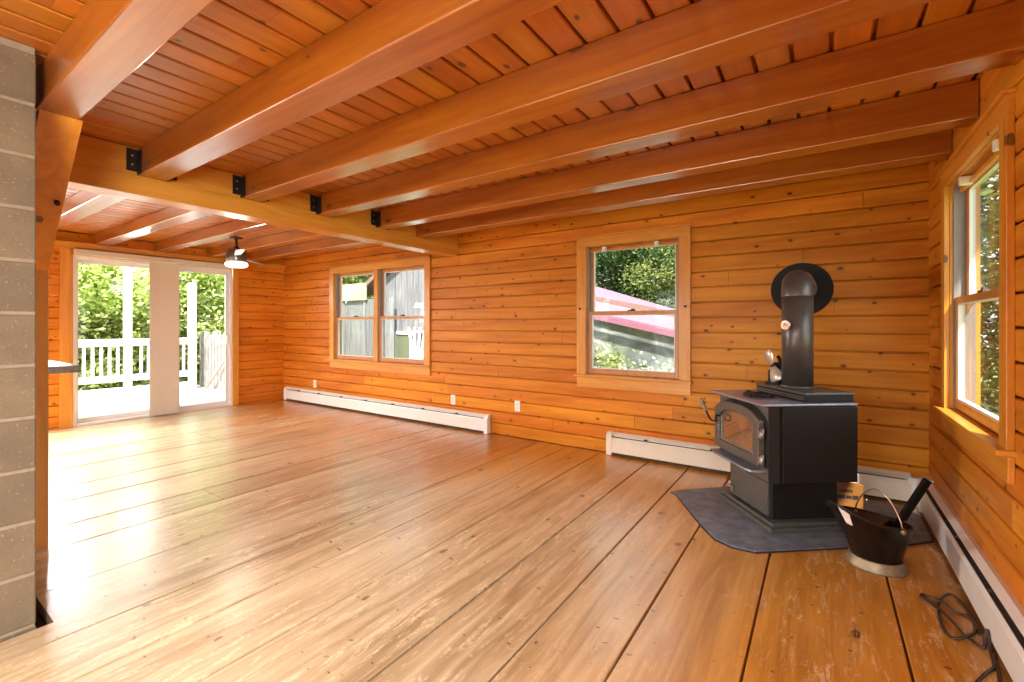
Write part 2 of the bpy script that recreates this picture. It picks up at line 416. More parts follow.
ZT = 2.36
W1 = (-1.89, -1.015, 0.735, 1.965)      # right-hand back window opening
W2 = (-5.93, -4.07, 0.715, 1.965)      # double back window opening
W3 = (2.50, 3.45, 0.745, 1.98)        # right wall window opening (y)
DR = (1.50, 3.26, 0.0, 2.04)          # sliding door opening (y)
RW = [(-6.9, -4.3, 0.5, 2.1), (-3.6, -0.7, 0.0, 2.1)]   # unseen windows added behind the camera for light
RW3 = (0.48, 1.13, 0.1, 2.05)          # window added in the left wall for light, hidden by the chimney
RW2 = (-2.2, -0.4, 0.75, 2.0)         # window added in the right wall for light, behind the camera
board_wall('wall_back', 'x', D, -1, L-0.1, R+0.1, -0.02, ZT, [W1, W2], mat=M['wallx'])
board_wall('wall_right', 'y', R, -1, YB-0.1, D, -0.02, ZT, [W3, RW2], mat=M['wally'], zoff=0.05)
board_wall('wall_left', 'y', L, 1, YB-0.1, D, -0.02, ZT, [DR, RW3], mat=M['wally'], zoff=0.02)
board_wall('wall_rear', 'x', YB, 1, L, R, -0.02, ZT, RW, mat=M['wallx'])
# outer sheathing keeps daylight out of the board joints
def sheath(name, parts):
    mb = MB()
    for p in parts: mb.box(*p)
    return mb.build(name, M['siding'], kind='structure')

# floor: wide planks along y
fx = [R, .255, -.227, -.608, -.93, -1.268, -1.74, -2.097, -2.42, -2.89, -3.41, -3.76, -4.27, -4.66, -5.26, -5.86, -6.45, -6.95, L]
CHX0, CHX1, CHY0, CHY1 = -3.20, -2.59, -0.40, 0.425     # block chimney footprint
HX1, HY1 = -2.568, 0.472                                  # cut in the floor around it
mb = MB(); rr = random.Random(3)
def plank(x0, x1, y0, y1):
    g = 0.0048 if x1 > -1.2 else 0.0068; c = 0.003
    poly = [(x0+g, -0.04), (x0+g, -c), (x0+g+c, 0), (x1-g-c, 0), (x1-g, -c), (x1-g, -0.04), (x1, -0.04), (x1, -0.05), (x0, -0.05), (x0, -0.04)]
    mb.prism(poly, 'y', y0, y1)
joints = {3: [1.366], 10: [1.47], 12: [0.9, 2.6], 6: [2.9], 5: [-0.6], 14: [2.2], 9: [2.75], 15: [1.1], 8: [-1.2], 1: [0.4]}
for i in range(len(fx)-1):
    x1, x0 = fx[i], fx[i+1]
    ys = [YB-0.05] + sorted(joints.get(i, [])) + [D+0.02]
    for y0, y1 in zip(ys, ys[1:]):
        y0 += 0.0015; y1 -= 0.0015
        if x0 < HX1 and x1 > CHX0 and y0 < HY1 and y1 > CHY0:   # plank meets the hole round the chimney
            cx0, cx1 = max(x0, CHX0-0.02), min(x1, HX1)
            if y1 > HY1: mb.box(x0+0.003, x1-0.003, HY1, y1, -0.05, 0)
            if y0 < CHY0: mb.box(x0+0.003, x1-0.003, y0, CHY0, -0.05, 0)
            if cx1 < x1 - 0.01: mb.box(cx1, x1-0.003, CHY0, HY1, -0.05, 0)
            if cx0 > x0 + 0.01: mb.box(x0+0.003, cx0, CHY0, HY1, -0.05, 0)
        else: plank(x0, x1, y0, y1)
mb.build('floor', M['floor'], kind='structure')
mb = MB(); mb.box(L-0.1, R+0.1, YB-0.1, D+0.1, -0.30, -0.06); mb.build('floor_base', M['floorgap'], kind='structure')

# ceiling planks along y
mb = MB(); x = 0.298 + 0.1335*3
while x > L - 0.15:
    x1, x0 = min(x, R+0.09), x - 0.1335
    if x1 > x0:
        g = 0.0065; c = 0.005
        ys = [YB-0.1, D+0.1]; u = YB + rr.uniform(0.5, 2.5)
        while u < D: ys.append(u); u += rr.uniform(1.6, 3.2)
        ys = sorted(ys)
        for y0, y1 in zip(ys, ys[1:]):
            poly = [(x0+g, CZ+0.03), (x0+g, CZ+c), (x0+g+c, CZ), (x1-g-c, CZ), (x1-g, CZ+c), (x1-g, CZ+0.03), (x1, CZ+0.03), (x1, CZ+0.05), (x0, CZ+0.05), (x0, CZ+0.03)]
            mb.prism(poly, 'y', y0, y1-0.001)
    x -= 0.1335
mb.build('ceiling', M['ceil'], kind='structure')
mb = MB(); mb.box(L-0.45, R+0.45, YB-2.2, D+0.45, CZ+0.05, CZ+0.2); mb.build('roof', M['brownroof'], kind='structure')  # deep rear eave added to keep sun out of the unseen windows

# ------------------------------------------------------------------ beams
GX0, GX1 = -3.71, -3.535
def beam(x0, x1, y0, y1, z0, z1, label, group, mat='beam', name='ceiling_beam', hang=False):
    t = thing(name, label, 'beam', ((x0+x1)/2, (y0+y1)/2, z0), group=group)
    m = MB(); m.box(x0-(x0+x1)/2, x1-(x0+x1)/2, y0-(y0+y1)/2, y1-(y0+y1)/2, 0, z1-z0, 0.006)
    m.build('timber', M[mat], t)
    if hang:
        hx = x0 - (x0+x1)/2; w = (y1-y0)/2
        h = MB()
        for s in (-1, 1):
            ya, yb = (-w-0.058, -w) if s < 0 else (w, w+0.058)
            h.box(hx, hx+0.004, ya, yb, 0.02, z1-z0-0.01, 0.001)
            h.box(hx, hx+0.07, (-w-0.004 if s < 0 else w), (-w if s < 0 else w+0.004), 0.0, z1-z0-0.02)
        ho = h.build('joist_hanger', M['darkmetal'], t)
        for s in (-1, 1):
            for zz in (0.06, 0.115):
                b = MB(); b.cyl((hx+0.003, s*(w+0.03), zz), (hx+0.011, s*(w+0.03), zz), 0.007, n=6, smooth=False)
                b.build('bolt', M['boltm'], ho)
    return t
BY = [(.46, .60), (1.025, 1.175), (1.635, 1.78), (2.24, 2.375), (2.86, 2.985), (3.375, 3.52)]
lab = ['thick pale-bellied ceiling beam resting on the diagonal brace beside the block chimney',
       'ceiling beam in the black hanger next after the braced beam',
       'ceiling beam in the black hanger, third from the block chimney',
       'ceiling beam in the black hanger, fourth from the block chimney',
       'ceiling beam ending over the side window, in the black hanger nearest the back wall',
       'last ceiling beam, running close along the top of the back wall']
for i, (y0, y1) in enumerate(BY):
    z1 = CZ - 0.002
    beam(GX1 if i != 5 else GX1, R - 0.002, y0, y1, 2.14, z1, lab[i], 'ceiling beams between the cross timber and the side wall', hang=(1 <= i <= 4))
lab2 = ['far-room ceiling joist partly hidden behind the post and brace', 'far-room ceiling joist ending over the left glass of the patio door',
        'far-room ceiling joist ending over the vertical blind', 'far-room ceiling joist that carries the ceiling fan',
        'far-room ceiling joist just past the ceiling fan', 'far-room ceiling joist lying closest to the back wall']
for i, (y0, y1) in enumerate(BY):
    o = 0.055
    beam(L + 0.002, GX0, y0+o, y1+o, 2.19, CZ-0.002, lab2[i], 'ceiling joists over the patio door end', name='ceiling_joist')
mb = MB()
mb.box(GX0, GX1, 0.44, D-0.002, 2.02, 2.139, 0.005); mb.box(GX0, GX1, 0.44, D-0.002, 2.139, CZ-0.002, 0.005)
g = mb.build('cross_timber', M['girder']); tag(g, 'long horizontal timber crossing the room and carrying the beam ends', 'beam')
mb = MB(); mb.box(-3.65, -3.475, .45, .618, 0, 2.02, 0.005)
p = mb.build('timber_post', M['post']); tag(p, 'square timber post standing behind the block chimney', 'post')
# diagonal brace from the post up to the nearest beam
mb = MB(); y0, y1 = .47, .61
mb.prism([(-3.474, 1.50), (-3.445, 1.50), (-2.80, 2.139), (-3.02, 2.139), (-3.474, 1.72)], 'y', y0, y1)
t = thing('corner_brace', 'diagonal timber brace between the post and the first beam', 'brace', (-3.47, .54, 1.5))
br = mb.build('brace_timber', M['brace'], t); br.matrix_parent_inverse = Matrix.Translation((3.47, -.54, -1.5))
for (x, z) in ((-3.13, 1.815),):
    b = MB(); d = Vector((0.70, 0, -0.71))
    b.cyl(Vector((x, .585, z)), Vector((x, .585, z)) + d*0.02, 0.011, n=12)
    bo = b.build('bolt_head', M['darkmetal'], t); bo.matrix_parent_inverse = Matrix.Translation((3.47, -.54, -1.5))

# ------------------------------------------------------------------ block chimney
t = thing('block_chimney', 'painted concrete block chimney column standing in a cut in the floor', 'chimney', (CHX1-0.3, 0.0, 0))
mi = Matrix.Translation((-(CHX1-0.3), 0, 0))
mb = MB(); mo = MB()
h = 0.207; z = -0.06; k = 0; zj = 0.215 - h
z = zj
while z < CZ - 0.01:
    a, b = max(z + 0.006, -0.05), min(z + h - 0.006, CZ - 0.003)
    ysplit = 0.015 if k % 2 else -0.18
    if b - a > 0.02:
        mb.box(CHX0, CHX1, CHY0+0.001, ysplit-0.006, a, b, 0.005)
        mb.box(CHX0, CHX1, ysplit+0.006, CHY1, a, b, 0.005)
    z += h; k += 1
mb.box(CHX0, CHX1, CHY0+0.001, CHY1, -0.058, 0.003, 0.003)
o = mb.build('block', M['block'], t); o.name = 'block_courses'; o.matrix_parent_inverse = mi
mo.box(CHX0+0.004, CHX1-0.0035, CHY0+0.004, CHY1-0.0035, -0.058, CZ-0.003)
o = mo.build('mortar_bed', M['mortar'], t); o.matrix_parent_inverse = mi

# ------------------------------------------------------------------ double-hung windows
def P_back(u, d, z): return (u, D - d, z)        # d = into the room
def P_right(u, d, z): return (R - d, u, z)
def wbox(mb, P, u0, u1, d0, d1, z0, z1, c=0.0):
    a = P(u0, d0, z0); b = P(u1, d1, z1)
    mb.box(min(a[0], b[0]), max(a[0], b[0]), min(a[1], b[1]), max(a[1], b[1]), z0, z1, c)
def window(idx, P, op, units, horiz, cw=0.095, head_ext=0.03, meeting=0.5, hooks=False, rods=False):
    u0, u1, z0, z1 = op
    w = empty('window_%d' % idx, (0, 0, 0), kind='structure')
    t = 0.024
    for (a, b) in ((u0-cw, u0), (u1, u1+cw)):
        m = MB(); wbox(m, P, a, b, 0, t, z0-0.02, z1, 0.003); m.build('casing_side', M['casez'], w)
    m = MB(); wbox(m, P, u0-cw, u1+cw, 0, t, z1, z1+cw-0.01, 0.003); m.build('casing_head', M[horiz], w)
    m = MB(); wbox(m, P, u0-cw-head_ext*0.6, u1+cw+head_ext*0.1, 0, t+0.016, z1+cw-0.01, z1+cw+0.006, 0.003); m.build('head_cap', M[horiz], w)
    m = MB(); wbox(m, P, u0-cw-0.015, u1+cw+0.015, -0.06, 0.055, z0-0.028, z0-0.004, 0.005); m.build('stool', M[horiz], w)
    m = MB(); wbox(m, P, u0-cw, u1+cw, 0, t-0.004, z0-0.13, z0-0.028, 0.003); m.build('apron', M[horiz], w)
    m = MB()   # jamb lining
    wbox(m, P, u0-0.02, u0+0.004, -0.12, 0.0, z0-0.02, z1+0.02); wbox(m, P, u1-0.004, u1+0.02, -0.12, 0.0, z0-0.02, z1+0.02)
    wbox(m, P, u0, u1, -0.12, 0.0, z1-0.004, z1+0.02); wbox(m, P, u0, u1, -0.12, -0.055, z0-0.02, z0+0.004)
    m.build('jamb', M['casez'], w)
    n = units; mul = 0.075; uw = ((u1-u0) - mul*(n-1))/n
    for k in range(n):
        a = u0 + k*(uw+mul); b = a + uw
        if k: m = MB(); wbox(m, P, a-mul, a, -0.12, 0.012, z0-0.004, z1, 0.003); m.build('mullion', M['casez'], w)
        m = MB()
        for (q0, q1) in ((a+0.004, a+0.016), (b-0.016, b-0.004)):
            wbox(m, P, q0, q1, -0.10, -0.012, z0, z1-0.004, 0.002)
        m.build('track_liner', M['track'], w)
        a += 0.016; b -= 0.016; zm = z0 + (z1-z0)*meeting
        s = 0.032
        for nm, d0, d1, q0, q1 in (('upper_sash', -0.095, -0.062, zm-0.018, z1-0.006), ('lower_sash', -0.052, -0.018, z0+0.004, zm+0.018)):
            m = MB()
            wbox(m, P, a, a+s, d0, d1, q0, q1, 0.003); wbox(m, P, b-s, b, d0, d1, q0, q1, 0.003)
            wbox(m, P, a+s, b-s, d0, d1, q0, q0+(0.05 if 'lower' in nm else 0.034), 0.003)
            wbox(m, P, a+s, b-s, d0, d1, q1-0.036, q1, 0.003)
            so = m.build(nm, M['sash'], w)
            m = MB(); wbox(m, P, a+s-0.003, b-s+0.003, (d0+d1)/2-0.003, (d0+d1)/2+0.003, q0+0.03, q1-0.03); m.build('pane', M['glass'], so)
            m = MB()
            e = 0.005
            wbox(m, P, a+s, a+s+e, d0+0.004, d1-0.006, q0+0.03, q1-0.03); wbox(m, P, b-s-e, b-s, d0+0.004, d1-0.006, q0+0.03, q1-0.03)
            wbox(m, P, a+s, b-s, d0+0.004, d1-0.006, q1-0.042, q1-0.036); wbox(m, P, a+s, b-s, d0+0.004, d1-0.006, q0+(0.05 if 'lower' in nm else 0.034), q0+(0.057 if 'lower' in nm else 0.04))
            m.build('glazing_bead', M['vinyl'], so)
        um = (a+b)/2
        m = MB(); wbox(m, P, um-0.035, um+0.035, -0.05, -0.02, zm+0.018, zm+0.028, 0.003); wbox(m, P, um-0.008, um+0.026, -0.045, -0.028, zm+0.028, zm+0.038, 0.003)
        m.build('sash_lock', M['bronze'], w)
    if rods:
        m = MB(); wbox(m, P, u0+0.01, u1-0.01, -0.055, -0.035, z1-0.05, z1-0.03, 0.003); m.build('blind_rail', M['casex' if horiz == 'casex' else 'casey'], w)
        for q in (u0+0.16, u1-0.22):
            m = MB(); wbox(m, P, q, q+0.035, -0.05, 0.0, z1-0.055, z1-0.012, 0.003); m.build('blind_bracket', M['vinyl'], w)
    if hooks:
        for q in (u0-0.055, u1+0.05):
            m = MB(); m.tube(smooth_pts([P(q, 0.024, 1.37), P(q, 0.05, 1.37), P(q+0.012, 0.055, 1.355), P(q+0.018, 0.05, 1.375)]), 0.004, 8)
            m.build('tieback_hook', M['darkmetal'], w)
    return w
window(1, P_back, W1, 1, 'casex', hooks=True, rods=True, meeting=0.475)
window(2, P_back, W2, 2, 'casex', meeting=0.475)
window(3, P_right, W3, 1, 'casey', rods=True, meeting=0.48, cw=0.085)
# unseen windows added behind the camera to let light in: simple framed panes
for i, (u0, u1, z0, z1) in enumerate(RW):
    w = empty('window_%d' % (4+i), kind='structure'); m = MB(); s = 0.06
    n = 2 + i; uw = (u1-u0)/n
    for k in range(n):
        a, b = u0+k*uw, u0+(k+1)*uw
        m.box(a, a+s, YB-0.09, YB-0.02, z0, z1, .004); m.box(b-s, b, YB-0.09, YB-0.02, z0, z1, .004)
        m.box(a+s, b-s, YB-0.09, YB-0.02, z0, z0+s, .004); m.box(a+s, b-s, YB-0.09, YB-0.02, z1-s, z1, .004)
    m.build('frame', M['vinyl'], w)
    m = MB(); m.box(u0+0.01, u1-0.01, YB-0.058, YB-0.052, z0+0.01, z1-0.01); m.build('pane', M['glass'], w)
w = empty('window_6', kind='structure'); m = MB(); u0, u1, z0, z1 = RW2; s = 0.06  # added window out of view, for the side fill lamp
m.box(R+.02, R+.09, u0, u0+s, z0, z1, .004); m.box(R+.02, R+.09, u1-s, u1, z0, z1, .004); m.box(R+.02, R+.09, u0+s, u1-s, z0, z0+s, .004); m.box(R+.02, R+.09, u0+s, u1-s, z1-s, z1, .004)
m.build('frame', M['casez'], w); m = MB(); m.box(R+.052, R+.058, u0+.01, u1-.01, z0+.01, z1-.01); m.build('pane', M['glass'], w)

w = empty('window_7', kind='structure'); m = MB(); u0, u1, z0, z1 = RW3  # unseen window added to carry the kitchen fill lamp
for k in range(1):
    a, b = u0, u1
    m.box(L-.09, L-.02, a, a+s, z0, z1, .004); m.box(L-.09, L-.02, b-s, b, z0, z1, .004); m.box(L-.09, L-.02, a+s, b-s, z0, z0+s, .004); m.box(L-.09, L-.02, a+s, b-s, z1-s, z1, .004)
m.build('frame', M['vinyl'], w); m = MB(); m.box(L-.058, L-.052, u0+.01, u1-.01, z0+.01, z1-.01); m.build('pane', M['glass'], w)

# ------------------------------------------------------------------ sliding patio door in the left wall
d = empty('door_1', kind='structure')
y0, y1, z0, z1 = DR
m = MB()
m.box(L-0.11, L+0.012, y0, y0+0.035, 0, z1, .003); m.box(L-0.11, L+0.012, y1-0.035, y1, 0, z1, .003)
m.box(L-0.11, L+0.012, y0+0.035, y1-0.035, z1-0.035, z1, .003)
m.build('frame', M['vinyl'], d)
m = MB(); m.box(L-0.11, L+0.02, y0+0.035, y1-0.035, 0.0, 0.03, .004); m.build('threshold', M['vinyl'], d)
ym = (y0+y1)/2 + 0.02
for nm, a, b, x0, x1 in (('fixed_panel', y0+0.035, ym+0.03, L-0.09, L-0.052), ('sliding_panel', ym-0.03, y1-0.035, L-0.048, L-0.010)):
    m = MB(); s = 0.05
    m.box(x0, x1, a, a+s*0.55 if nm[0] == 'f' else a+s, 0.03, z1-0.035, .003)
    m.box(x0, x1, b-s, b, 0.03, z1-0.035, .003)
    m.box(x0, x1, a+s*0.5, b-s, 0.03, 0.085, .003); m.box(x0, x1, a+s*0.5, b-s, z1-0.085, z1-0.035, .003)
    so = m.build(nm, M['vinyl'], d)
    m = MB(); m.box((x0+x1)/2-0.004, (x0+x1)/2+0.004, a+0.02, b-0.04, 0.07, z1-0.07); m.build('pane', M['glass'], so)
m = MB(); m.box(L-0.010, L+0.006, y1-0.078, y1-0.052, 0.93, 1.07, .003); m.tube([(L+0.004, y1-0.065, 0.95), (L+0.03, y1-0.065, 0.96), (L+0.03, y1-0.065, 1.04), (L+0.004, y1-0.065, 1.05)], 0.007, 8)
m.build('handle', M['vinyl'], d)
for a, b in ((y0-0.11, y0), (y1, y1+0.085)):
    m = MB(); m.box(L, L+0.022, a, b, 0, 2.12, .003); m.build('casing_side', M['casez'], d)
m = MB(); m.box(L, L+0.022, y0, y1, z1, 2.12, .003); m.build('casing_head', M['casey'], d)
# header timber over the door
m = MB(); m.box(L, L+0.055, CHY0, D, 2.12, 2.189, .004); m.build('trim_1', M['casey'], kind='structure')

# vertical panel blind gathered over the middle of the door
t = thing('panel_blind', 'cream fabric panel blind stacked across the middle of the patio door', 'blind', (L+0.08, 2.4, 0))
mi = Matrix.Translation((-(L+0.08), -2.4, 0))
m = MB(); m.box(L+0.023, L+0.095, 1.505, 3.25, 2.045, 2.105, .004); o = m.build('head_rail', M['fabric'], t); o.matrix_parent_inverse = mi
for k in range(4):
    m = MB(); xx = L + 0.032 + k*0.014; yy0, yy1 = 2.235 + 0.006*(k % 2), 2.572 - 0.008*k
    n = 10; prof = []
    for j in range(n+1):
        y = yy0 + (yy1-yy0)*j/n; prof.append((xx + 0.004*math.sin(j/n*PI*1.0 + k), y))
    poly = prof + [(p[0]+0.003, p[1]) for p in prof[::-1]]
    m.prism(poly, 'z', 0.022, 2.045); o = m.build('fabric_panel', M['fabric'], t); o.matrix_parent_inverse = mi

# ------------------------------------------------------------------ baseboard heaters
def heater(label, loc, rz, ln, mat, caps=(True, True), corner=False):
    # local: x along length, y=0 at wall going to -y into the room
    t = thing('baseboard_heater', label, 'heater', loc, rz, group='baseboard heaters along the walls')
    ml = M[mat]; e0 = 0.05 if caps[0] else 0.0; e1 = 0.05 if caps[1] else 0.0
    m = MB(); m.prism([(0, .012), (-.012, .012), (-.012, .196), (0, .196)], 'x', 0, ln); m.build('back_plate', ml, t)
    m = MB(); m.prism([(-.012, .05), (-.05, .05), (-.05, .165), (-.012, .165)], 'x', 0.03, ln-0.03); m.build('heating_element', M['fin'], t)
    m = MB(); m.prism([(-.060, .034), (-.066, .030), (-.066, .150), (-.056, .168), (-.053, .166), (-.061, .149), (-.061, .034)], 'x', e0, ln-e1); m.build('front_panel', ml, t)
    m = MB(); m.prism([(0, .196), (0, .208), (-.02, .210), (-.046, .193), (-.044, .188), (-.02, .199), (-.012, .196)], 'x', e0, ln-e1); m.build('top_hood', ml, t)
    m = MB(); m.prism([(-.012, .012), (-.056, .012), (-.056, .020), (-.012, .020)], 'x', e0, ln-e1); m.build('bottom_rail', M['fin'], t)
    for c, a in ((caps[0], 0), (caps[1], ln-0.05)):
        if c:
            m = MB(); m.prism([(0, .004), (-.070, .004), (-.070, .160), (-.056, .198), (-.03, .214), (0, .214)], 'x', a, a+0.05); m.build('end_cap', ml, t)
    for k in range(int(ln/0.55)):
        xx = 0.35 + k*0.55
        if xx < ln-0.1:
            m = MB(); m.box(xx, xx+.02, -.055, -.012, .172, .182); m.build('damper_clip', M['fin'], t)
    return t
heater('long white baseboard heater under the double window', (-7.19, D, 0), 0, 4.14, 'heaterw')
heater('cream baseboard heater under the single back window, running behind the stove', (-1.66, D, 0), 0, 2.15, 'heater', (True, False))
h3 = heater('white baseboard heater along the side wall beneath the side window', (R, 3.95, 0), -PI/2, 4.9, 'heaterw', (False, True))
m = MB()
m.prism([(0, .004), (-.072, .004), (-.072, .162), (-.058, .200), (-.03, .216), (0, .216)], 'x', -0.035, 0.07)
m.box(-0.095, -0.035, -0.115, -0.0, 0.006, 0.19, .004)
m.build('corner_cap', M['vinyl'], h3)

# ------------------------------------------------------------------ outlets
def outlet(x, z, label):
    t = thing('wall_outlet', label, 'outlet', (x, D, z), group='outlets on the back wall')
    m = MB(); m.box(-.036, .036, -.006, 0, -.058, .058, .003); m.build('plate', M['outlet'], t)
    for s in (-1, 1):
        m = MB(); m.box(-.017, .017, -.0085, -.006, s*.02-.014, s*.02+.014, .002); so = m.build('receptacle', M['outlet'], t)
        m = MB(); m.box(-.008, -.005, -.009, -.0083, s*.02-.003, s*.02+.006); m.box(.005, .008, -.009, -.0083, s*.02-.003, s*.02+.006); m.cyl((0, -.0083, s*.02-.008), (0, -.009, s*.02-.008), .003, n=8)
        m.build('slots', M['slot'], so)
outlet(-6.43, .31, 'small white wall outlet beneath the left sash of the double window')
outlet(-3.61, .325, 'white wall outlet above the end of the long heater')
outlet(-2.695, .34, 'white wall outlet between the two back-wall heaters')

# ------------------------------------------------------------------ hearth pad and wood stove
pad = [(-.90, 3.335), (-.855, 3.305), (-.60, 2.875), (-.50, 2.735), (-.40, 2.685), (-.29, 2.695), (.10, 3.02), (.40, 3.27), (.515, 3.40), (.515, 3.60), (.515, 3.80), (.40, 3.92), (-.25, 3.92), (-.40, 3.86), (-.86, 3.40)]
t = thing('hearth_pad', 'dark slate-grey hearth pad with clipped corners under the wood stove', 'hearth pad', (-.2, 3.3, 0)); mi = Matrix.Translation((.2, -3.3, 0))
m = MB(); m.prism(pad, 'z', 0.0, 0.006); o = m.build('rubber_edge', M['padedge'], t); o.matrix_parent_inverse = mi
c = Vector((-.2, 3.3)); inner = [tuple(c + (Vector(p)-c)*0.985) for p in pad]
m = MB(); m.prism(inner, 'z', 0.006, 0.012); o = m.build('pad_surface', M['slate'], t); o.matrix_parent_inverse = mi

SA = math.radians(38.5)
SZ = 0.0125
ST = thing('wood_stove', 'black cast iron wood stove on a pedestal, glass door angled to the room', 'stove', (-.24, 2.966, SZ), SA)
S = lambda mb, nm, mat, par=None: mb.build(nm, M[mat], par or ST)
# local x: front -> back, local y: right -> left as seen facing the door
m = MB(); m.box(0, .50, 0, .575, 0, .028, .004); m.box(.018, .48, .018, .557, .028, .05, .005); S(m, 'base_plate', 'ironsheen')
m = MB(); m.box(.052, .46, .07, .515, .05, .30, .006); S(m, 'pedestal', 'iron')
m = MB(); m.box(.034, .058, .088, .475, .065, .262, .004); dr = S(m, 'ash_drawer', 'ironsheen')
m = MB(); m.box(.018, .034, .43, .452, .085, .125, .003); m.tube([(.03, .44, .12), (.012, .44, .13), (.008, .44, .16)], .005, 8); S(m, 'drawer_latch', 'trim', dr)
# firebox
m = MB(); m.prism([(0.0, .02), (.05, 0.0), (.51, 0.0), (.51, .56), (.05, .56), (0.0, .54)], 'z', .285, .728); S(m, 'firebox', 'iron')
m = MB(); m.box(-.004, .0, .022, .538, .287, .726); S(m, 'front_sheen', 'ironsheen')  # thin skin added so only the front carries the painted sheen
for a, b in ((-.014, -.004), (.564, .574)):
    m = MB(); m.box(.062, .512, a, b, .288, .722, .003); S(m, 'side_shield', 'iron')
m = MB(); m.box(.505, .53, .05, .51, .30, .70, .003); S(m, 'rear_shield', 'iron')
m = MB(); m.box(-.056, .516, -.012, .583, .728, .741, .004); S(m, 'top_plate', 'irontop')
m = MB(); m.box(.235, .53, .035, .505, .741, .792, .005); S(m, 'riser_box', 'iron')
m = MB(); m.box(.229, .536, .029, .511, .784, .797, .003); S(m, 'riser_cap', 'ironsheen')
m = MB(); m.box(.231, .236, .05, .49, .752, .757); m.box(.231, .236, .05, .49, .765, .77); S(m, 'air_slot', 'trim')
# ash lip in front under the door
m = MB(); m.prism([(-.098, .46), (-.10, .10), (-.085, .055), (.0, .04), (.0, .53), (-.07, .525)], 'z', .338, .350); S(m, 'ash_lip', 'irontop')
# arched door frame with opening
def arch(yr, yl, zb, zt, zs, n=14):
    """outline of an arched opening: bottom zb, springing zs, crown zt"""
    pts = [(yr, zb), (yl, zb)]
    for i in range(n+1):
        s = i/n; y = yl + (yr-yl)*s
        pts.append((y, zs + (zt-zs)*(1-abs(2*s-1)**3.2)))
    return pts
def frame(outer, inner, x0, x1, nm, mat, par=None):
    n = len(outer); mm = MB()
    v = [(x0, *p) for p in outer] + [(x0, *p) for p in inner] + [(x1, *p) for p in outer] + [(x1, *p) for p in inner]
    f = []
    for i in range(n):
        j = (i+1) % n
        f += [(i, j, n+j, n+i), (2*n+i, 3*n+i, 3*n+j, 2*n+j), (i, 2*n+i, 2*n+j, j), (n+i, n+j, 3*n+j, 3*n+i)]
    mm.add(v, f); o = mm.build(nm, M[mat], par or ST)
    bv = o.modifiers.new('round', 'BEVEL'); bv.width = 0.006; bv.segments = 2; bv.limit_method = 'ANGLE'
    return o
dy = 0.0
out = arch(.045, .535, .372, .700, .635); inn = arch(.105, .475, .425, .642, .595)
fd = frame(out, inn, -.048, -.002, 'door', 'ironsheen')
m = MB(); m.prism(arch(.10, .48, .42, .645, .588), 'x', -.028, -.018); S(m, 'door_glass', 'stoveglass', fd)
frame(arch(.103, .477, .423, .642, .587), arch(.113, .467, .433, .632, .578), -.034, -.026, 'glass_bead', 'trim', fd)
frame(arch(.02, .545, .362, .716, .63), arch(.05, .53, .376, .695, .618), -.012, .0, 'door_seat', 'iron')
for zz in (.41, .56):
    m = MB(); m.cyl((-.034, .030, zz-.035), (-.034, .030, zz+.035), .011, n=14); m.box(-.046, -.022, .03, .075, zz-.022, zz+.022, .004); S(m, 'hinge', 'trim', fd)
m = MB(); m.tube(smooth_pts([(-.05, .46, .585), (-.075, .46, .588), (-.078, .46, .555), (-.078, .50, .545), (-.08, .535, .552), (-.085, .575, .595)]), .0065, 10); hd = S(m, 'latch_handle', 'iron', fd)
# coil grip at the end of the latch handle
pts = []; a0 = Vector((-.085, .575, .595)); a1 = Vector((-.093, .645, .672)); ax = (a1-a0); dn = ax.normalized(); q1 = dn.orthogonal().normalized(); q2 = dn.cross(q1)
for i in range(12*12+1):
    s = i/(12*12); th = s*12*2*PI; pts.append(a0 + ax*s + (q1*math.cos(th)+q2*math.sin(th))*.0085)
m = MB(); m.tube(pts, .0035, 6); m.cyl(a0, a1, .006, n=10); S(m, 'coil_grip', 'spring', fd)
m = MB(); m.box(.0, .004, .03, .05, .69, .715); S(m, 'air_control', 'iron')

# trivet lying on the stove top
t = thing('cast_iron_trivet', 'round black cast iron trivet lying on the stove top', 'trivet'); a = Vector((.10, .30)); ca, sa = math.cos(SA), math.sin(SA)
def SW(x, y, z): return (-.24 + x*ca - y*sa, 2.966 + x*sa + y*ca, z + SZ)
t.location = SW(.115, .29, .741); t.rotation_euler = (0, 0, SA)
m = MB()
for r in (.085, .06, .035):
    m.lathe([(r-.006, .006), (r+.006, .006), (r+.006, .016), (r-.006, .016)], n=36, closed=True)
for k in range(8):
    th = k*PI/4; m.tube([(0.02*math.cos(th), .02*math.sin(th), .011), (.085*math.cos(th), .085*math.sin(th), .011)], .005, 6)
m.build('grate', M['iron'], t)
for k in range(4):
    th = k*PI/2 + .4; m = MB(); m.cyl((.08*math.cos(th), .08*math.sin(th), 0), (.08*math.cos(th), .08*math.sin(th), .008), .007, n=10); m.build('foot', M['iron'], t)
m = MB(); m.tube([(-.005, .085, .011), (-.005, .125, .013), (0.01, .135, .013), (.02, .12, .012), (.015, .085, .011)], .006, 8); m.build('handle', M['iron'], t)

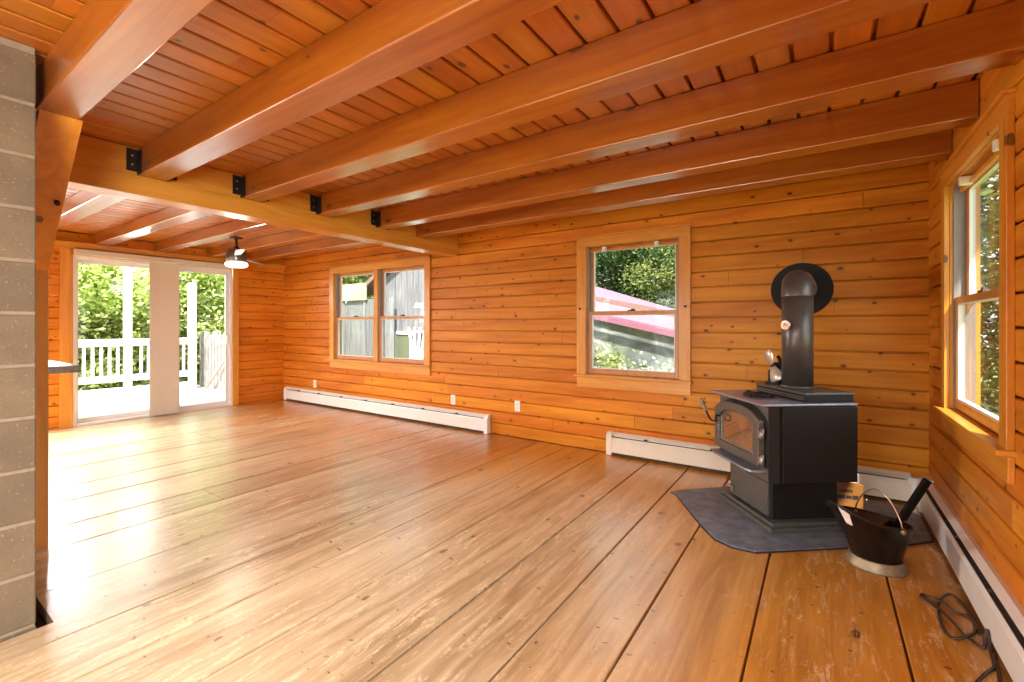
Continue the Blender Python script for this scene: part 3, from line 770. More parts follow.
# stovepipe and wall flange
PX, PY = -.13, 3.40; PR = .0865; ZE = 1.473
t = thing('stovepipe', 'matte black stovepipe rising from the stove and turning into the wall', 'stovepipe', (PX, PY, .8097+SZ-.0125)); mi = Matrix.Translation((-PX, -PY, -(.8097+SZ-.0125)))
zb = .797 + SZ + .0005
m = MB(); m.cyl((PX, PY, zb), (PX, PY, ZE-.085), PR, n=40); m.lathe([(PR, 0), (PR+.006, 0), (PR+.006, .012), (PR, .014)], (PX, PY, zb), n=40); o = m.build('pipe', M['pipe'], t); o.matrix_parent_inverse = mi
m = MB(); pts = [(PX, PY, ZE-.09)]; rb = .085
for k in range(13):
    th = k/12*PI/2; pts.append((PX, PY + rb - rb*math.cos(th), ZE - rb + rb*math.sin(th)))
pts.append((PX, D-.02, ZE)); 
m.tube(pts, PR+.003, 40, caps=True); o = m.build('elbow', M['pipe'], t); o.matrix_parent_inverse = mi
m = MB(); m.cyl((PX, D-.16, ZE), (PX, D-.012, ZE), PR+.014, n=40); o = m.build('collar', M['pipe'], t); o.matrix_parent_inverse = mi
m = MB(); m.cyl((PX, D-.001, ZE), (PX, D-.010, ZE), .20, .198, n=64); m.lathe([], (0, 0, 0)) if False else None
o = m.build('wall_flange', M['flange'], t); o.matrix_parent_inverse = mi
# pipe thermometer on its magnetic stem
dv = Vector((-.50, -.866, 0)); p0 = Vector((PX, PY, 1.205)) + dv*PR
m = MB(); m.cyl(p0 - dv*.004, p0 + dv*.022, .014, .02, n=20); o = m.build('probe_stem', M['iron'], t); o.matrix_parent_inverse = mi
m = MB(); m.cyl(p0 + dv*.022, p0 + dv*.034, .029, n=28); g1 = m.build('probe_dial', M['chrome'], t); g1.matrix_parent_inverse = mi
m = MB(); m.cyl(p0 + dv*.034, p0 + dv*.0352, .018, n=24); m2 = m.build('dial_face', M['outlet'], g1)
m = MB(); up = Vector((0, 0, 1)); sd = dv.cross(up); q = p0 + dv*.0356; m.tube([q - sd*.01 - up*.004, q + sd*.004 + up*.009], .0022, 6); m.tube([q + sd*.004 + up*.009, q + sd*.008 - up*.008], .0018, 6); m.build('needle', M['ink'], g1)

# heat-powered stove fan standing behind the pipe on the riser
t = thing('stove_fan', 'small stove-top fan with a pale blade standing behind the stovepipe', 'fan', (-.255, 3.535, .797+SZ+.0003), .95)
m = MB(); m.box(-.045, .045, -.05, .05, 0, .012, .003); m.build('foot_plate', M['iron'], t)
m = MB()
for k in range(7): m.box(-.028, .028, -.04 + k*.0125, -.035 + k*.0125, .012, .09, .001)
m.box(-.03, .03, -.042, .042, .012, .03, .002); m.tube([(0, -.02, .09), (0, -.03, .16), (0, -.01, .185)], .012, 10); m.build('heat_sink', M['iron'], t)
m = MB(); m.cyl((-.03, 0, .122), (.03, 0, .122), .022, n=18); m.build('motor', M['iron'], t)
for k in range(2):
    th = k*PI + 1.13; m = MB(); nn = 8; v = []; f = []
    for i in range(nn+1):
        s = i/nn; r = .008 + s*.098; wd = .014 + .030*math.sin(min(1, s*1.02)*PI*.66)
        for e in (-1, 1):
            lx = -.036 - e*.009*(.5+s); v.append((lx, r*math.cos(th) - e*wd*math.sin(th), .122 + r*math.sin(th) + e*wd*math.cos(th)))
    for i in range(nn): f.append((2*i, 2*i+1, 2*i+3, 2*i+2))
    m.add(v, f, True); o = m.build('blade', M['fanwhite'], t); so = o.modifiers.new('thick', 'SOLIDIFY'); so.thickness = .0016

# orange box with black printing behind the stove
t = thing('cardboard_box', 'small orange box with black printing standing behind the stove pedestal', 'box', (.125, 3.70, .0122), math.radians(14))
m = MB(); m.box(-.062, .085, -.045, -.012, 0, .165, .002); m.build('box_body', M['card'], t)
m = MB()
rr = random.Random(11)
def glyphs(xa, xb, z0, z1, n):
    w = (xb-xa)/n
    for k in range(n):
        a = xa + k*w; b = a + w*.82; y0, y1 = -.0462, -.0448
        kind = rr.randrange(4)
        m.box(a, a+w*.26, y0, y1, z0, z1)
        if kind in (0, 1): m.box(a+w*.26, b, y0, y1, z1-(z1-z0)*.24, z1)
        if kind in (0, 2): m.box(a+w*.26, b, y0, y1, z0, z0+(z1-z0)*.24)
        if kind in (1, 3): m.box(a+w*.26, b, y0, y1, (z0+z1)/2-.003, (z0+z1)/2+.003)
        if kind == 3: m.box(b-w*.24, b, y0, y1, z0, z1)
glyphs(-.045, .03, .106, .126, 6)
m.build('print_line', M['ink'], t)
m = MB(); m.box(-.056, -.012, -.0462, -.0448, .066, .088); m.box(-.008, .022, -.0462, -.0448, .068, .088); m.box(.026, .06, -.0462, -.0448, .066, .092); m.build('print_band', M['ink'], t)

# ------------------------------------------------------------------ coal scuttle, shovel, cord
fwd = Vector((-.5641, .8257, 0)); rgt = Vector((.8257, .5641, 0))
ph = math.radians(12); sp = -rgt*math.cos(ph) - fwd*math.sin(ph)      # spout direction
t = thing('coal_scuttle', 'black metal coal bucket with flared spout and wire handle beside the stove', 'bucket', (.225, 2.925, 0), math.atan2(sp.y, sp.x))
def rim(th):
    c, s = math.cos(th), math.sin(th)
    x = .025 + (.245 if c > 0 else .20)*c; y = .135*s*(1 - .25*max(0, c)**3)
    z = .235 + .045*c + .055*max(0, c)**4
    return Vector((x, y, z))
def base(th): return Vector((.10*math.cos(th), .098*math.sin(th), .035))
NN, MM = 48, 10
def shell(k_in, nm, mat, flip):
    v = []; f = []
    for j in range(MM+1):
        s = j/MM; e = s**1.15
        for i in range(NN):
            th = 2*PI*i/NN; b = base(th)*1.0; r = rim(th)
            p = b.lerp(r, e); p.z = b.z + (r.z-b.z)*s
            cen = Vector((0.02*s, 0, p.z)); p = cen + (p-cen)*k_in; v.append(p)
    for j in range(MM):
        for i in range(NN): f.append((j*NN+i, j*NN+(i+1) % NN, (j+1)*NN+(i+1) % NN, (j+1)*NN+i))
    f.append(list(range(NN)))
    mm = MB(); mm.add(v, f, True); return mm.build(nm, M[mat], t)
shell(1.0, 'body', 'bucket', 0); shell(.975, 'inner_lining', 'rust', 1)
m = MB(); pts = [rim(2*PI*i/64) for i in range(65)]; m.tube(pts, .006, 8, caps=False); m.build('rolled_rim', M['bucket'], t)
m = MB(); m.lathe([(.108, .05), (.112, .044), (.116, .03), (.128, .006), (.128, 0), (.10, 0), (.098, .04)], n=48, closed=True)
fr_ = m.build('foot_ring', M['brass'], t)
m = MB(); a = rim(.22); b = rim(.55); c_ = base(.35).lerp(rim(.35), .72)  # pale quad painted in as the highlight on the spout
m.add([a*1.012, b*1.012, c_ + (b-a)*.3 + Vector((.004, .006, 0)), c_ + Vector((.012, 0, 0))], [(0, 1, 2, 3)]); o = m.build('spout_highlight', M['vinyl'], t); so = o.modifiers.new('thick', 'SOLIDIFY'); so.thickness = .002
# wire bail from the two ears
ear = [rim(PI*.52) + Vector((0, .004, -.01)), rim(PI*1.42) + Vector((0, -.004, -.01))]
e0, e1 = ear; mid = (e0+e1)/2
pts = []
for i in range(25):
    s = i/24; p = e0.lerp(e1, s); k = math.sin(s*PI)**.65; pts.append(p + Vector((-.0, 0, .155))*k)
m = MB(); m.tube(pts, .0035, 8); m.build('bail_handle', M['wire'], t)
for e in ear:
    m = MB(); m.ell(e, .014, .012, .014, 12, 8); m.build('handle_ear', M['brass'], t)
# black shovel standing in the bucket
a = Vector((.225, 2.925, 0)) + rgt*.02 + fwd*-.01 + Vector((0, 0, .09)); b = Vector((.43, 3.035, .435))
t = thing('hearth_shovel', 'black steel hearth shovel standing upright in the coal bucket', 'shovel', a)
dd = (b-a); dn = dd.normalized(); wv = dn.cross(Vector((-.56, .83, .2))).normalized(); nv = wv.cross(dn)
def bar(mm, p, q, w, th):
    v = []
    for c0 in (p, q):
        for i, j in ((-1, -1), (1, -1), (1, 1), (-1, 1)): v.append(c0 + wv*w*i + nv*th*j)
    mm.add(v, [(0, 3, 2, 1), (4, 5, 6, 7), (0, 1, 5, 4), (1, 2, 6, 5), (2, 3, 7, 6), (3, 0, 4, 7)])
m = MB(); bar(m, dd*.33, dd, .018, .003)
for s in (-1, 1):
    off = wv*s*.017
    v = []
    for c0 in (dd*.42, dd):
        for i, j in ((-1, 0), (1, 0), (1, 1), (-1, 1)): v.append(c0 + off + wv*.002*i - nv*.014*j)
    m.add(v, [(0, 3, 2, 1), (4, 5, 6, 7), (0, 1, 5, 4), (1, 2, 6, 5), (2, 3, 7, 6), (3, 0, 4, 7)])
m.build('handle', M['bucket'], t)
m = MB(); bar(m, Vector((0, 0, 0)), dd*.34, .05, .0025); m.build('blade', M['bucket'], t)

def pt(x, y, z=.006): return (x, y, z)
cord1 = [(.36, 2.0), (.439, 2.145), (.476, 2.22), (.50, 2.273), (.508, 2.343), (.512, 2.39, .03), (.512, 2.415, .05), (.505, 2.40, .03), (.494, 2.374), (.476, 2.397), (.455, 2.429), (.430, 2.499), (.405, 2.591), (.381, 2.64), (.361, 2.666), (.372, 2.696), (.418, 2.658), (.454, 2.608), (.494, 2.600), (.506, 2.56), (.494, 2.488), (.46, 2.415), (.43, 2.386), (.403, 2.40), (.396, 2.491), (.412, 2.638), (.455, 2.735), (.488, 2.735), (.503, 2.69), (.505, 2.60), (.507, 2.48)]
m = MB(); cp = smooth_pts([pt(*q) for q in cord1], 6)
cp = [Vector((p.x, p.y, p.z + .010*max(0, math.sin(i*.21))**2)) for i, p in enumerate(cp)]
m.tube(cp, .0055, 8)
o = m.build('loose_cord', M['cord']); tag(o, 'loose dark cord coiled on the floor beside the side-wall heater', 'cord')
m = MB(); m.tube(smooth_pts([pt(.46, 2.05), pt(.485, 2.14), pt(.500, 2.22), pt(.508, 2.30), pt(.512, 2.33, .02)]), .0055, 8)
o = m.build('cord_end', M['cord']); tag(o, 'short dark cord tail on the floor against the side-wall heater, nearest the camera', 'cord')

# ------------------------------------------------------------------ kitchen counter end behind the post
t = thing('kitchen_counter', 'grey kitchen counter end poking out from behind the timber post', 'counter', (-4.3, 0.1, 0)); mi = Matrix.Translation((4.3, -.1, 0))
m = MB(); m.box(-4.70, -3.95, -1.6, .85, .900, .946, .006); o = m.build('countertop', M['counter'], t); o.matrix_parent_inverse = mi
m = MB(); m.box(-4.66, -4.02, -1.6, .42, .10, .905, .003); o = m.build('base_cabinet', M['cabinet'], t); o.matrix_parent_inverse = mi
m = MB(); m.box(-4.60, -4.08, -1.6, .38, 0, .10); o = m.build('toe_kick', M['darkmetal'], t); o.matrix_parent_inverse = mi

# ------------------------------------------------------------------ ceiling fan
FX, FY = -5.41, 2.455
t = thing('ceiling_fan', 'brushed nickel ceiling fan with a lit lamp hanging by the patio door', 'ceiling fan', (FX, FY, 2.19)); mi = Matrix.Translation((-FX, -FY, -2.19))
def F(mb, nm, mat, par=None):
    o = mb.build(nm, M[mat], par or t)
    if par is None: o.matrix_parent_inverse = mi
    return o
m = MB(); m.box(FX-.05, FX+.05, FY-.05, FY+.05, 2.172, 2.1895, .004); F(m, 'ceiling_plate', 'bronze')
m = MB(); m.cyl((FX, FY, 2.04), (FX, FY, 2.175), .013, n=16); m.lathe([(.013, 0), (.035, 0), (.035, .02), (.013, .045)], (FX, FY, 2.045), n=24); F(m, 'downrod', 'bronze')
m = MB(); m.lathe([(0, .19), (.085, .19), (.1, .178), (.102, .06), (.095, .045), (.0, .045)], (FX, FY, 1.862), n=40); mo_ = F(m, 'motor_housing', 'nickel')
m = MB(); m.lathe([(0, .0), (.085, .0), (.108, .012), (.11, .04), (.1, .046), (0, .046)], (FX, FY, 1.858), n=40); F(m, 'lamp_lens', 'lamp')
for k in range(2):
    th = math.radians(-21 + 151*k); m = MB(); u = Vector((math.cos(th), math.sin(th), 0)); w = Vector((-math.sin(th), math.cos(th), .22)).normalized()
    v = []; f = []; n = 8; c0 = Vector((FX, FY, 1.975))
    for i in range(n+1):
        s = i/n; r = .10 + .50*s; wd = .026 + .022*s
        if i == n: wd *= .7
        for e in (-1, 1): v.append(c0 + u*r + w*wd*e)
    for i in range(n): f.append((2*i, 2*i+1, 2*i+3, 2*i+2))
    m.add(v, f, False); o = m.build('blade', M['bladewood'], t); o.matrix_parent_inverse = mi
    so = o.modifiers.new('thick', 'SOLIDIFY'); so.thickness = .008
    m = MB(); m.add([c0 + u*.08 + w*.03 + Vector((0, 0, -.006)), c0 + u*.19 + w*.02 + Vector((0, 0, -.006)), c0 + u*.19 - w*.02 + Vector((0, 0, -.006)), c0 + u*.08 - w*.03 + Vector((0, 0, -.006))], [(0, 1, 2, 3)])
    bi = m.build('blade_iron', M['nickel'], t); bi.matrix_parent_inverse = mi; so = bi.modifiers.new('thick', 'SOLIDIFY'); so.thickness = .004
m = MB(); m.tube([(FX+.02, FY-.05, 1.90), (FX+.02, FY-.05, 1.60)], .0022, 6); m.ell((FX+.02, FY-.05, 1.585), .006, .006, .014, 10, 6); F(m, 'pull_chain', 'bladewood')

# ------------------------------------------------------------------ outside
m = MB(); m.box(-45, 30, -20, 45, -.75, -.65); m.build('ground', M['ground'], kind='structure')
# deck beyond the patio door
m = MB(); x = L - .12
while x > -11.3:
    m.box(x-.138, x, -2.5, 5.0, -.14, -.10, .003); x -= .144
m.build('deck', M['deck'], kind='structure')
m = MB(); m.box(-11.25, L-.13, -2.45, 4.95, -.66, -.145); m.build('deck_frame', M['whitepaint'], kind='structure')
RX = -10.7
t = thing('deck_railing', 'white baluster railing along the far edge of the deck', 'railing', (RX, 1.5, -.1)); mi = Matrix.Translation((-RX, -1.5, .1))
def rp(mb, nm):
    o = mb.build(nm, M['whitepaint'], t); o.matrix_parent_inverse = mi; return o
m = MB(); m.box(RX-.07, RX+.07, -2.4, 4.05, .91, .955, .006); m.box(RX-.02, RX+.02, -2.4, 4.05, .82, .91, .004); rp(m, 'top_rail')
m = MB(); m.box(RX-.02, RX+.02, -2.4, 4.05, .17, .29, .004); rp(m, 'bottom_rail')
m = MB(); m.box(RX-.03, RX+.03, -2.4, 4.05, -.1, .06, .004); rp(m, 'kick_board')
y = -2.3
while y < 4.0:
    if not (2.84 < y < 3.06): 
        m = MB(); m.box(RX-.018, RX+.018, y-.019, y+.019, .29, .83); rp(m, 'baluster')
    y += .116
for yy, hh in ((2.95, 3.0), (.3, 1.0), (-2.3, 1.0)):
    m = MB(); m.box(RX-.055, RX+.055, yy-.055, yy+.055, -.1, hh, .005); rp(m, 'post')
m = MB(); m.box(RX-.06, RX+.06, 3.94, 4.06, -.1, 2.08, .006)
o = m.build('deck_post', M['whitepaint']); tag(o, 'tall white deck post left of the picket panel', 'post')
# picket panel along the deck side
t = thing('picket_panel', 'leaning panel of peeling white pickets at the deck corner', 'fence', (-9.9, 4.3, -.1)); mi = Matrix.Translation((9.9, -4.3, .1))
rr = random.Random(5)
for k in range(11):
    xx = -10.95 + k*.145; hh = 1.05 + rr.uniform(-.04, .05); tl = rr.uniform(-.02, .03)
    m = MB(); w = .05
    v = [(xx-w, -.1), (xx+w, -.1), (xx+w+tl, hh-.05), (xx+tl, hh), (xx-w+tl, hh-.05)]
    m.prism(v, 'y', 4.25, 4.272); o = m.build('picket', M['peel'], t); o.matrix_parent_inverse = mi
for zz in (.25, .8):
    m = MB(); m.box(-11.05, -9.4, 4.275, 4.31, zz, zz+.08, .003); o = m.build('rail', M['whitepaint'], t); o.matrix_parent_inverse = mi
m = MB(); m.tube([(-10.35, 4.12, -.07), (-9.62, 4.2, .62)], .022, 8); o = m.build('wooden_pole', M['tan']); tag(o, 'thin wooden pole leaning on the white pickets outside', 'pole')

# barn seen through the double window
BYF = 8.0
t = thing('barn', 'weathered grey board barn outside the double window', 'barn', (-7.2, 9.5, -.65)); mi = Matrix.Translation((7.2, -9.5, .65))
m = MB(); x = -9.75
def rake(x): return 2.32 + (x+9.75)*.58 if x < -7.1 else 2.32 + 2.65*.58 - (x+7.1)*.58
rr = random.Random(2)
while x < -6.7:
    w = rr.uniform(.17, .24); x1 = x + w
    m.prism([(x+.009, -.65), (x1-.009, -.65), (x1-.009, rake(x1)), (x+.009, rake(x))], 'y', BYF, BYF+.03 + rr.uniform(0, .01)); x = x1
o = m.build('board_siding', M['siding'], t); o.matrix_parent_inverse = mi
m = MB(); m.prism([(-9.72, -.65), (-6.6, -.65), (-6.6, 3.4), (-7.1, 3.8), (-9.72, 2.3)], 'y', BYF+.045, BYF+.06); o = m.build('wall_backing', M['fin'], t); o.matrix_parent_inverse = mi
m = MB(); m.box(-9.75, -9.72, BYF+.05, 12, -.65, 2.3); m.box(-6.63, -6.6, BYF+.05, 12, -.65, 3.2); o = m.build('side_wall', M['siding'], t); o.matrix_parent_inverse = mi
m = MB(); m.prism([(-10.3, 2.06), (-7.1, 3.92), (-6.3, 3.45), (-6.3, 3.57), (-7.1, 4.04), (-10.3, 2.18)], 'y', BYF-.25, 12.2); o = m.build('roof', M['brownroof'], t); o.matrix_parent_inverse = mi
m = MB(); 
for (a, b, c_, d_) in ((-9.14, -9.06, -.3, 1.06), (-8.55, -8.47, -.3, 1.06), (-9.06, -8.55, .98, 1.06), (-9.06, -8.55, .2, .27)): m.box(a, b, BYF-.05, BYF-.005, c_, d_, .004)
o = m.build('door_frame', M['whitepaint'], t); o.matrix_parent_inverse = mi
m = MB(); m.box(-9.06, -8.55, BYF-.02, BYF-.008, -.3, .98); o = m.build('screen_panel', M['screen'], t); o.matrix_parent_inverse = mi
# white fan-shaped trellis leaning on the barn
t = thing('garden_trellis', 'white fan-shaped trellis leaning on the barn wall', 'trellis', (-8.1, 7.8, -.65)); mi = Matrix.Translation((8.1, -7.8, .65))
for k in range(5):
    s = (k-2)/2; m = MB(); m.tube([(-8.12 + s*.06, 7.72, -.6), (-8.12 + s*.13, 7.82, .35), (-8.12 + s*.40, 7.9, 1.16)], .03, 6); o = m.build('slat', M['whitepaint'], t); o.matrix_parent_inverse = mi
m = MB(); m.tube([(-8.46, 7.88, 1.05), (-7.78, 7.88, 1.05)], .022, 6); m.tube([(-8.3, 7.8, .3), (-7.94, 7.8, .3)], .022, 6); o = m.build('cross_bar', M['whitepaint'], t); o.matrix_parent_inverse = mi
# pale board fence left of the barn and the tan sheet on top
t = thing('board_fence', 'pale whitewashed board fence left of the barn', 'fence', (-11, 7.9, -.65)); mi = Matrix.Translation((11, -7.9, .65))
m = MB(); x = -12.6; rr = random.Random(4)
while x < -9.0:
    w = rr.uniform(.16, .2); m.box(x+.005, x+w, 7.78, 7.80, -.65, 1.92 + rr.uniform(-.02, .02)); x += w
o = m.build('boards', M['siding'], t); o.matrix_parent_inverse = mi
m = MB(); m.box(-12.6, -9.0, 7.805, 7.85, .2, .3); m.box(-12.6, -9.0, 7.805, 7.85, 1.5, 1.6); o = m.build('rails', M['siding'], t); o.name = 'rail'; o.matrix_parent_inverse = mi
m = MB(); m.box(-11.05, -9.93, 7.70, 7.74, 1.88, 2.33, .004); o = m.build('tan_sheet', M['tan']); tag(o, 'tan building sheet propped on top of the pale fence', 'sheet')
for q, lb in ((-11.0, 'left upright batten holding up the tan sheet outside'), (-10.1, 'right upright batten holding up the tan sheet outside')):
    m = MB(); m.box(q, q+.1, 7.745, 7.775, -.65, 2.2); o = m.build('batten', M['siding']); tag(o, lb, 'batten', 'battens behind the tan sheet')

# shed with red metal roof, glare painted pink, outside the single window
t = thing('shed', 'low grey shed with a red metal roof in pink glare outside the single window', 'shed', (-2.8, 9, -.65)); mi = Matrix.Translation((2.8, -9, .65))
def sheet(mb, P4, th):
    p = [Vector(q) for q in P4]; n = (p[1]-p[0]).cross(p[3]-p[0]).normalized()*th
    v = p + [q+n for q in p]; mb.add(v, [(0, 3, 2, 1), (4, 5, 6, 7), (0, 1, 5, 4), (1, 2, 6, 5), (2, 3, 7, 6), (3, 0, 4, 7)])
m = MB(); m.prism([(-4.6, -.65), (-.6, -.65), (-.6, .72), (-4.6, 1.60)], 'y', 8.1, 8.2); o = m.build('front_wall', M['tarp'], t); o.matrix_parent_inverse = mi
m = MB(); sheet(m, [(-4.9, 7.95, 1.72), (-.4, 7.95, .72), (-.4, 9.6, .86), (-4.9, 9.6, 1.87)], .04); o = m.build('lower_roof', M['redroof'], t); o.matrix_parent_inverse = mi
m = MB(); sheet(m, [(-4.9, 7.9, 1.63), (-.4, 7.9, .64), (-.4, 7.9, .74), (-4.9, 7.9, 1.73)], .04); o = m.build('fascia', M['fascia'], t); o.matrix_parent_inverse = mi
m = MB(); m.prism([(-4.9, 1.5), (-.4, .5), (-.4, 1.06), (-4.9, 2.0)], 'y', 9.55, 9.65); o = m.build('upper_wall', M['brownroof'], t); o.matrix_parent_inverse = mi
m = MB(); sheet(m, [(-5.6, 9.4, 1.89), (-1.2, 9.4, 1.04), (-1.2, 12.2, .95), (-5.9, 12.2, 2.45)], .05); o = m.build('upper_roof', M['redroof'], t); o.matrix_parent_inverse = mi

# ------------------------------------------------------------------ trees and bushes
def leaf_mesh(name, seed, n_cl, per, rx, ry, rz, size, mat, flat=1.0, cz=0.0):
    r = random.Random(seed); v = []; f = []
    for c in range(n_cl):
        while True:
            p = Vector((r.uniform(-1, 1), r.uniform(-1, 1), r.uniform(-1, 1)))
            if .25 < p.length < 1: break
        p = Vector((p.x*rx, p.y*ry, p.z*rz + cz)); cr = r.uniform(.35, .6)*min(rx, ry)*.55
        for k in range(per):
            q = p + Vector((r.gauss(0, 1)*cr*.6, r.gauss(0, 1)*cr*.6, r.gauss(0, 1)*cr*.6*flat))
            a = Vector((r.gauss(0, 1), r.gauss(0, 1), r.gauss(0, .6))).normalized(); b = a.cross(Vector((r.gauss(0, 1), r.gauss(0, 1), r.gauss(0, 1)))).normalized()
            s = size*r.uniform(.6, 1.3); o = len(v)
            v += [q - a*s, q + b*s*.42 - a*s*.1, q + a*s, q - b*s*.42 - a*s*.1]; f.append((o, o+1, o+2, o+3))
    me = bpy.data.meshes.new(name); me.from_pydata([tuple(p) for p in v], [], f); me.materials.append(M[mat]); return me
def trunk_mesh(name, seed, h, r0):
    r = random.Random(seed); m = MB()
    pts = [(r.uniform(-.12, .12)*i/5, r.uniform(-.12, .12)*i/5, h*i/6) for i in range(7)]
    m.tube(pts, [r0*(1 - .75*i/6) for i in range(7)], 10)
    for k in range(7):
        z = h*(.35 + .08*k); th = k*2.4; ln = h*.3*(1-.08*k)
        m.tube([(0, 0, z), (math.cos(th)*ln*.5, math.sin(th)*ln*.5, z+ln*.25), (math.cos(th)*ln, math.sin(th)*ln, z+ln*.55)], [r0*.4, r0*.25, r0*.08], 6)
    me = bpy.data.meshes.new(name); me.from_pydata(m.v, [], m.f); me.polygons.foreach_set('use_smooth', m.sm); me.materials.append(M['bark']); return me
PROTO = {
 'bright': (leaf_mesh('crown_bright', 1, 140, 200, 2.3, 2.3, 3.0, .065, 'leafA', .5, 3.0), trunk_mesh('trunk_bright', 1, 5.5, .16)),
 'green': (leaf_mesh('crown_green', 2, 140, 170, 2.0, 2.0, 3.6, .065, 'leafB', .8, 4.2), trunk_mesh('trunk_green', 2, 7.5, .17)),
 'olive': (leaf_mesh('crown_olive', 3, 120, 150, 1.9, 1.9, 3.0, .065, 'leafC', .8, 3.2), trunk_mesh('trunk_olive', 3, 5.5, .14)),
 'bush': (leaf_mesh('crown_bush', 4, 60, 110, 1.0, 1.0, .8, .05, 'leafC', .8, .8), trunk_mesh('trunk_bush', 4, 1.0, .05)),
}
def tree(kind, x, y, label, group, s=1.0, z=-.65, name='tree'):
    t = thing(name, label, 'tree' if name == 'tree' else 'bush', (x, y, z), random.Random(x*7+y).uniform(0, 6), group)
    t.scale = (s, s, s)
    for nm, me in zip(('crown', 'trunk'), PROTO[kind]):
        o = bpy.data.objects.new(nm, me); COL.objects.link(o); o.parent = t
    return t
G1 = 'trees beyond the deck railing'
LB = 'bright leafy tree in the thicket beyond the deck railing'
for x, y, s in ((-14.2, .3, 1.), (-14.0, 2.6, 1.05), (-14.4, 4.6, .95), (-14.2, 6.8, 1.05), (-15.5, 9.0, 1.1), (-17.5, 1.4, 1.3), (-17.5, 4.0, 1.35), (-17.8, 6.6, 1.3), (-18.5, 9.6, 1.4), (-17, -1.5, 1.2), (-18, 12.5, 1.4)):
    tree('bright', x, y, LB, G1, s)
for x, y, s in ((-13.2, 1.4, 1.0), (-13.2, 3.6, 1.05), (-13.4, 5.6, 1.1)):
    tree('bush', x, y, 'low olive bush under the trees just outside the railing', 'bushes outside the deck railing', s*1.3, name='bush')
G2 = 'trees behind the pink-roofed shed'
for x, y, s, k in ((-6.8, 15.5, 1.0, 'green'), (-4.2, 15.0, 1.05, 'green'), (-2.2, 15.6, 1.1, 'green'), (-8.8, 17.5, 1.2, 'green'), (-5.5, 18.5, 1.3, 'green'), (-2.8, 18.8, 1.3, 'green'), (0.3, 16.5, 1.1, 'green'), (-3.3, 13.8, .8, 'olive')):
    tree(k, x, y, 'dark green tree rising behind the pink-roofed shed' if k == 'green' else 'yellow-green tree in front of the dark trees behind the shed', G2, s)
for x, y, s in ((-15.5, 11.5, 1.0), (-13.6, 12.6, 1.0), (-18.0, 14.5, 1.2)):
    tree('green', x, y, 'green tree rising behind the pale fence left of the barn', 'trees behind the pale fence', s)
for x, y, s in ((2.2, 8.5, .9), (3.6, 11.0, 1.0), (5.5, 13.0, 1.1)):
    tree('green', x, y, 'green tree standing outside the side window', 'trees outside the side window', s)
# flowering bushes under the single window
bl = leaf_mesh('blossoms', 9, 60, 60, 1.05, 1.05, .85, .042, 'bloom', .9, .85)
for x, y, s, lb in ((-2.9, 6.15, .9, 'pale pink flowering bush at the left outside the single window'), (-2.2, 6.2, .74, 'smaller flowering bush beside the larger one outside the single window'), (-1.25, 6.2, .72, 'green bush at the right edge outside the single window')):
    t = tree('bush', x, y, lb, 'bushes outside the single window', s, z=-.65, name='bush')
    if 'flower' in lb:
        o = bpy.data.objects.new('blossom', bl); COL.objects.link(o); o.parent = t; o['kind'] = 'stuff'

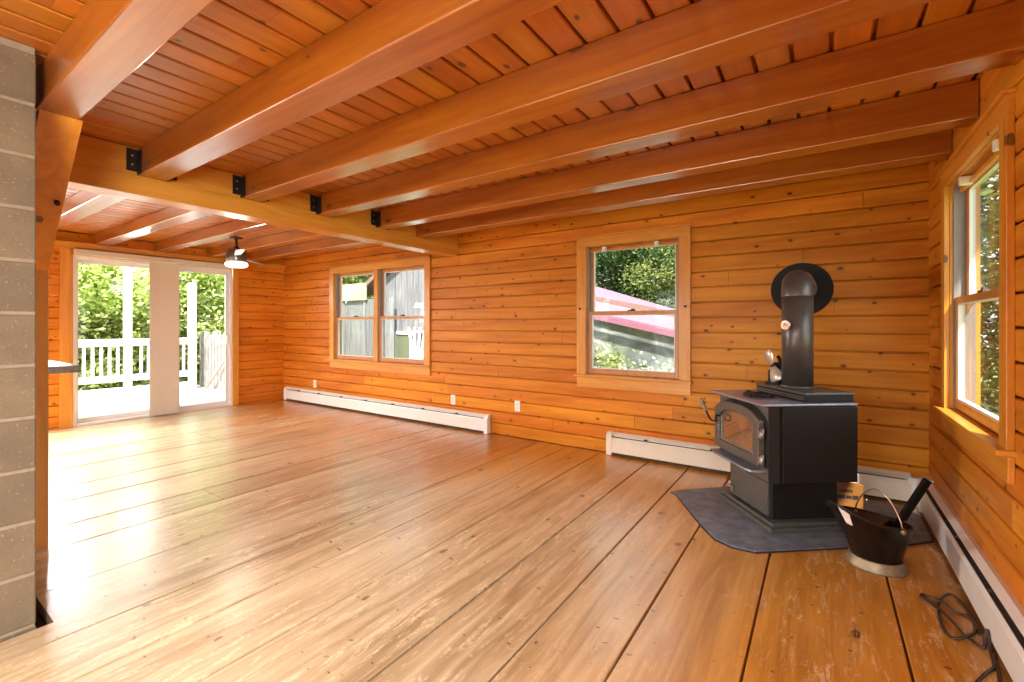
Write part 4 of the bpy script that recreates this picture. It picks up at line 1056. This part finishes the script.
# ------------------------------------------------------------------ light
w = bpy.data.worlds.new('World'); SC.world = w; w.use_nodes = True
nt = w.node_tree; bg = nt.nodes['Background']
bg.inputs[0].default_value = (0.86, 0.93, 1.0, 1); bg.inputs[1].default_value = 1.8
sun = bpy.data.lights.new('sun', 'SUN'); sun.energy = 7.2; sun.angle = .03; sun.color = (1, .95, .86)
so = bpy.data.objects.new('sun', sun); COL.objects.link(so)
sd = Vector((.35, -.52, .78)).normalized()    # towards the sun
so.rotation_euler = (-sd).to_track_quat('-Z', 'Y').to_euler()
def fill_lamp(name, loc, direction, sx, sy, power, col=(1, .985, .96), spread=112):
    l = bpy.data.lights.new(name, 'AREA'); l.shape = 'RECTANGLE'; l.size = sx; l.size_y = sy; l.energy = power; l.color = col
    o = bpy.data.objects.new(name, l); COL.objects.link(o); o.location = loc
    o.rotation_euler = Vector(direction).to_track_quat('-Z', 'Z').to_euler(); l.spread = math.radians(spread); return o
# fill lamps added at the unseen windows and above the patio door
fill_lamp('fill_rear_wide', (-2.15, YB-.12, 1.55), (0, 1, -1.4), 2.8, 1.0, 120)
fill_lamp('fill_rear_far', (-5.6, YB-.12, 1.6), (0, 1, -1.3), 2.5, .9, 120)
fill_lamp('fill_side', (R+.12, -1.3, 1.55), (-1, .3, -.6), 1.7, .8, 85, spread=145)
fill_lamp('fill_kitchen', (L-.12, .8, 1.5), (1, -.1, -.8), .6, 1.1, 125, spread=122)  # added lamp at the made-up kitchen window
fill_lamp('fill_patio', (L-.62, 2.38, 2.3), (1, .1, -.75), 1.6, .35, 12, spread=150)  # added lamp, hidden outside above the door head
fl = bpy.data.lights.new('fan_light', 'POINT'); fl.energy = 8; fl.color = (1, .9, .75); fl.shadow_soft_size = .1
o = bpy.data.objects.new('fan_light', fl); COL.objects.link(o); o.location = (FX, FY, 1.80)

# ------------------------------------------------------------------ camera and view
cam = bpy.data.cameras.new('camera'); co = bpy.data.objects.new('camera', cam); COL.objects.link(co)
co.location = (0, 0, 1.2); co.rotation_euler = (PI/2, 0, .59932)
cam.sensor_fit = 'HORIZONTAL'; cam.sensor_width = 36; cam.lens = 454.0/1024*36; cam.shift_y = -(341-325.76)/1024
cam.clip_start = .02; cam.clip_end = 200
SC.camera = co
vs = SC.view_settings; vs.view_transform = 'Standard'; vs.look = 'None'; vs.exposure = 1.08; vs.gamma = 1.0; vs.use_curve_mapping = False
SC.display_settings.display_device = 'sRGB'
cy = SC.cycles; cy.use_denoising = True; cy.max_bounces = 10; cy.diffuse_bounces = 6; cy.glossy_bounces = 4; cy.transparent_max_bounces = 16
cy.sample_clamp_indirect = 8.0; cy.caustics_reflective = False; cy.caustics_refractive = False
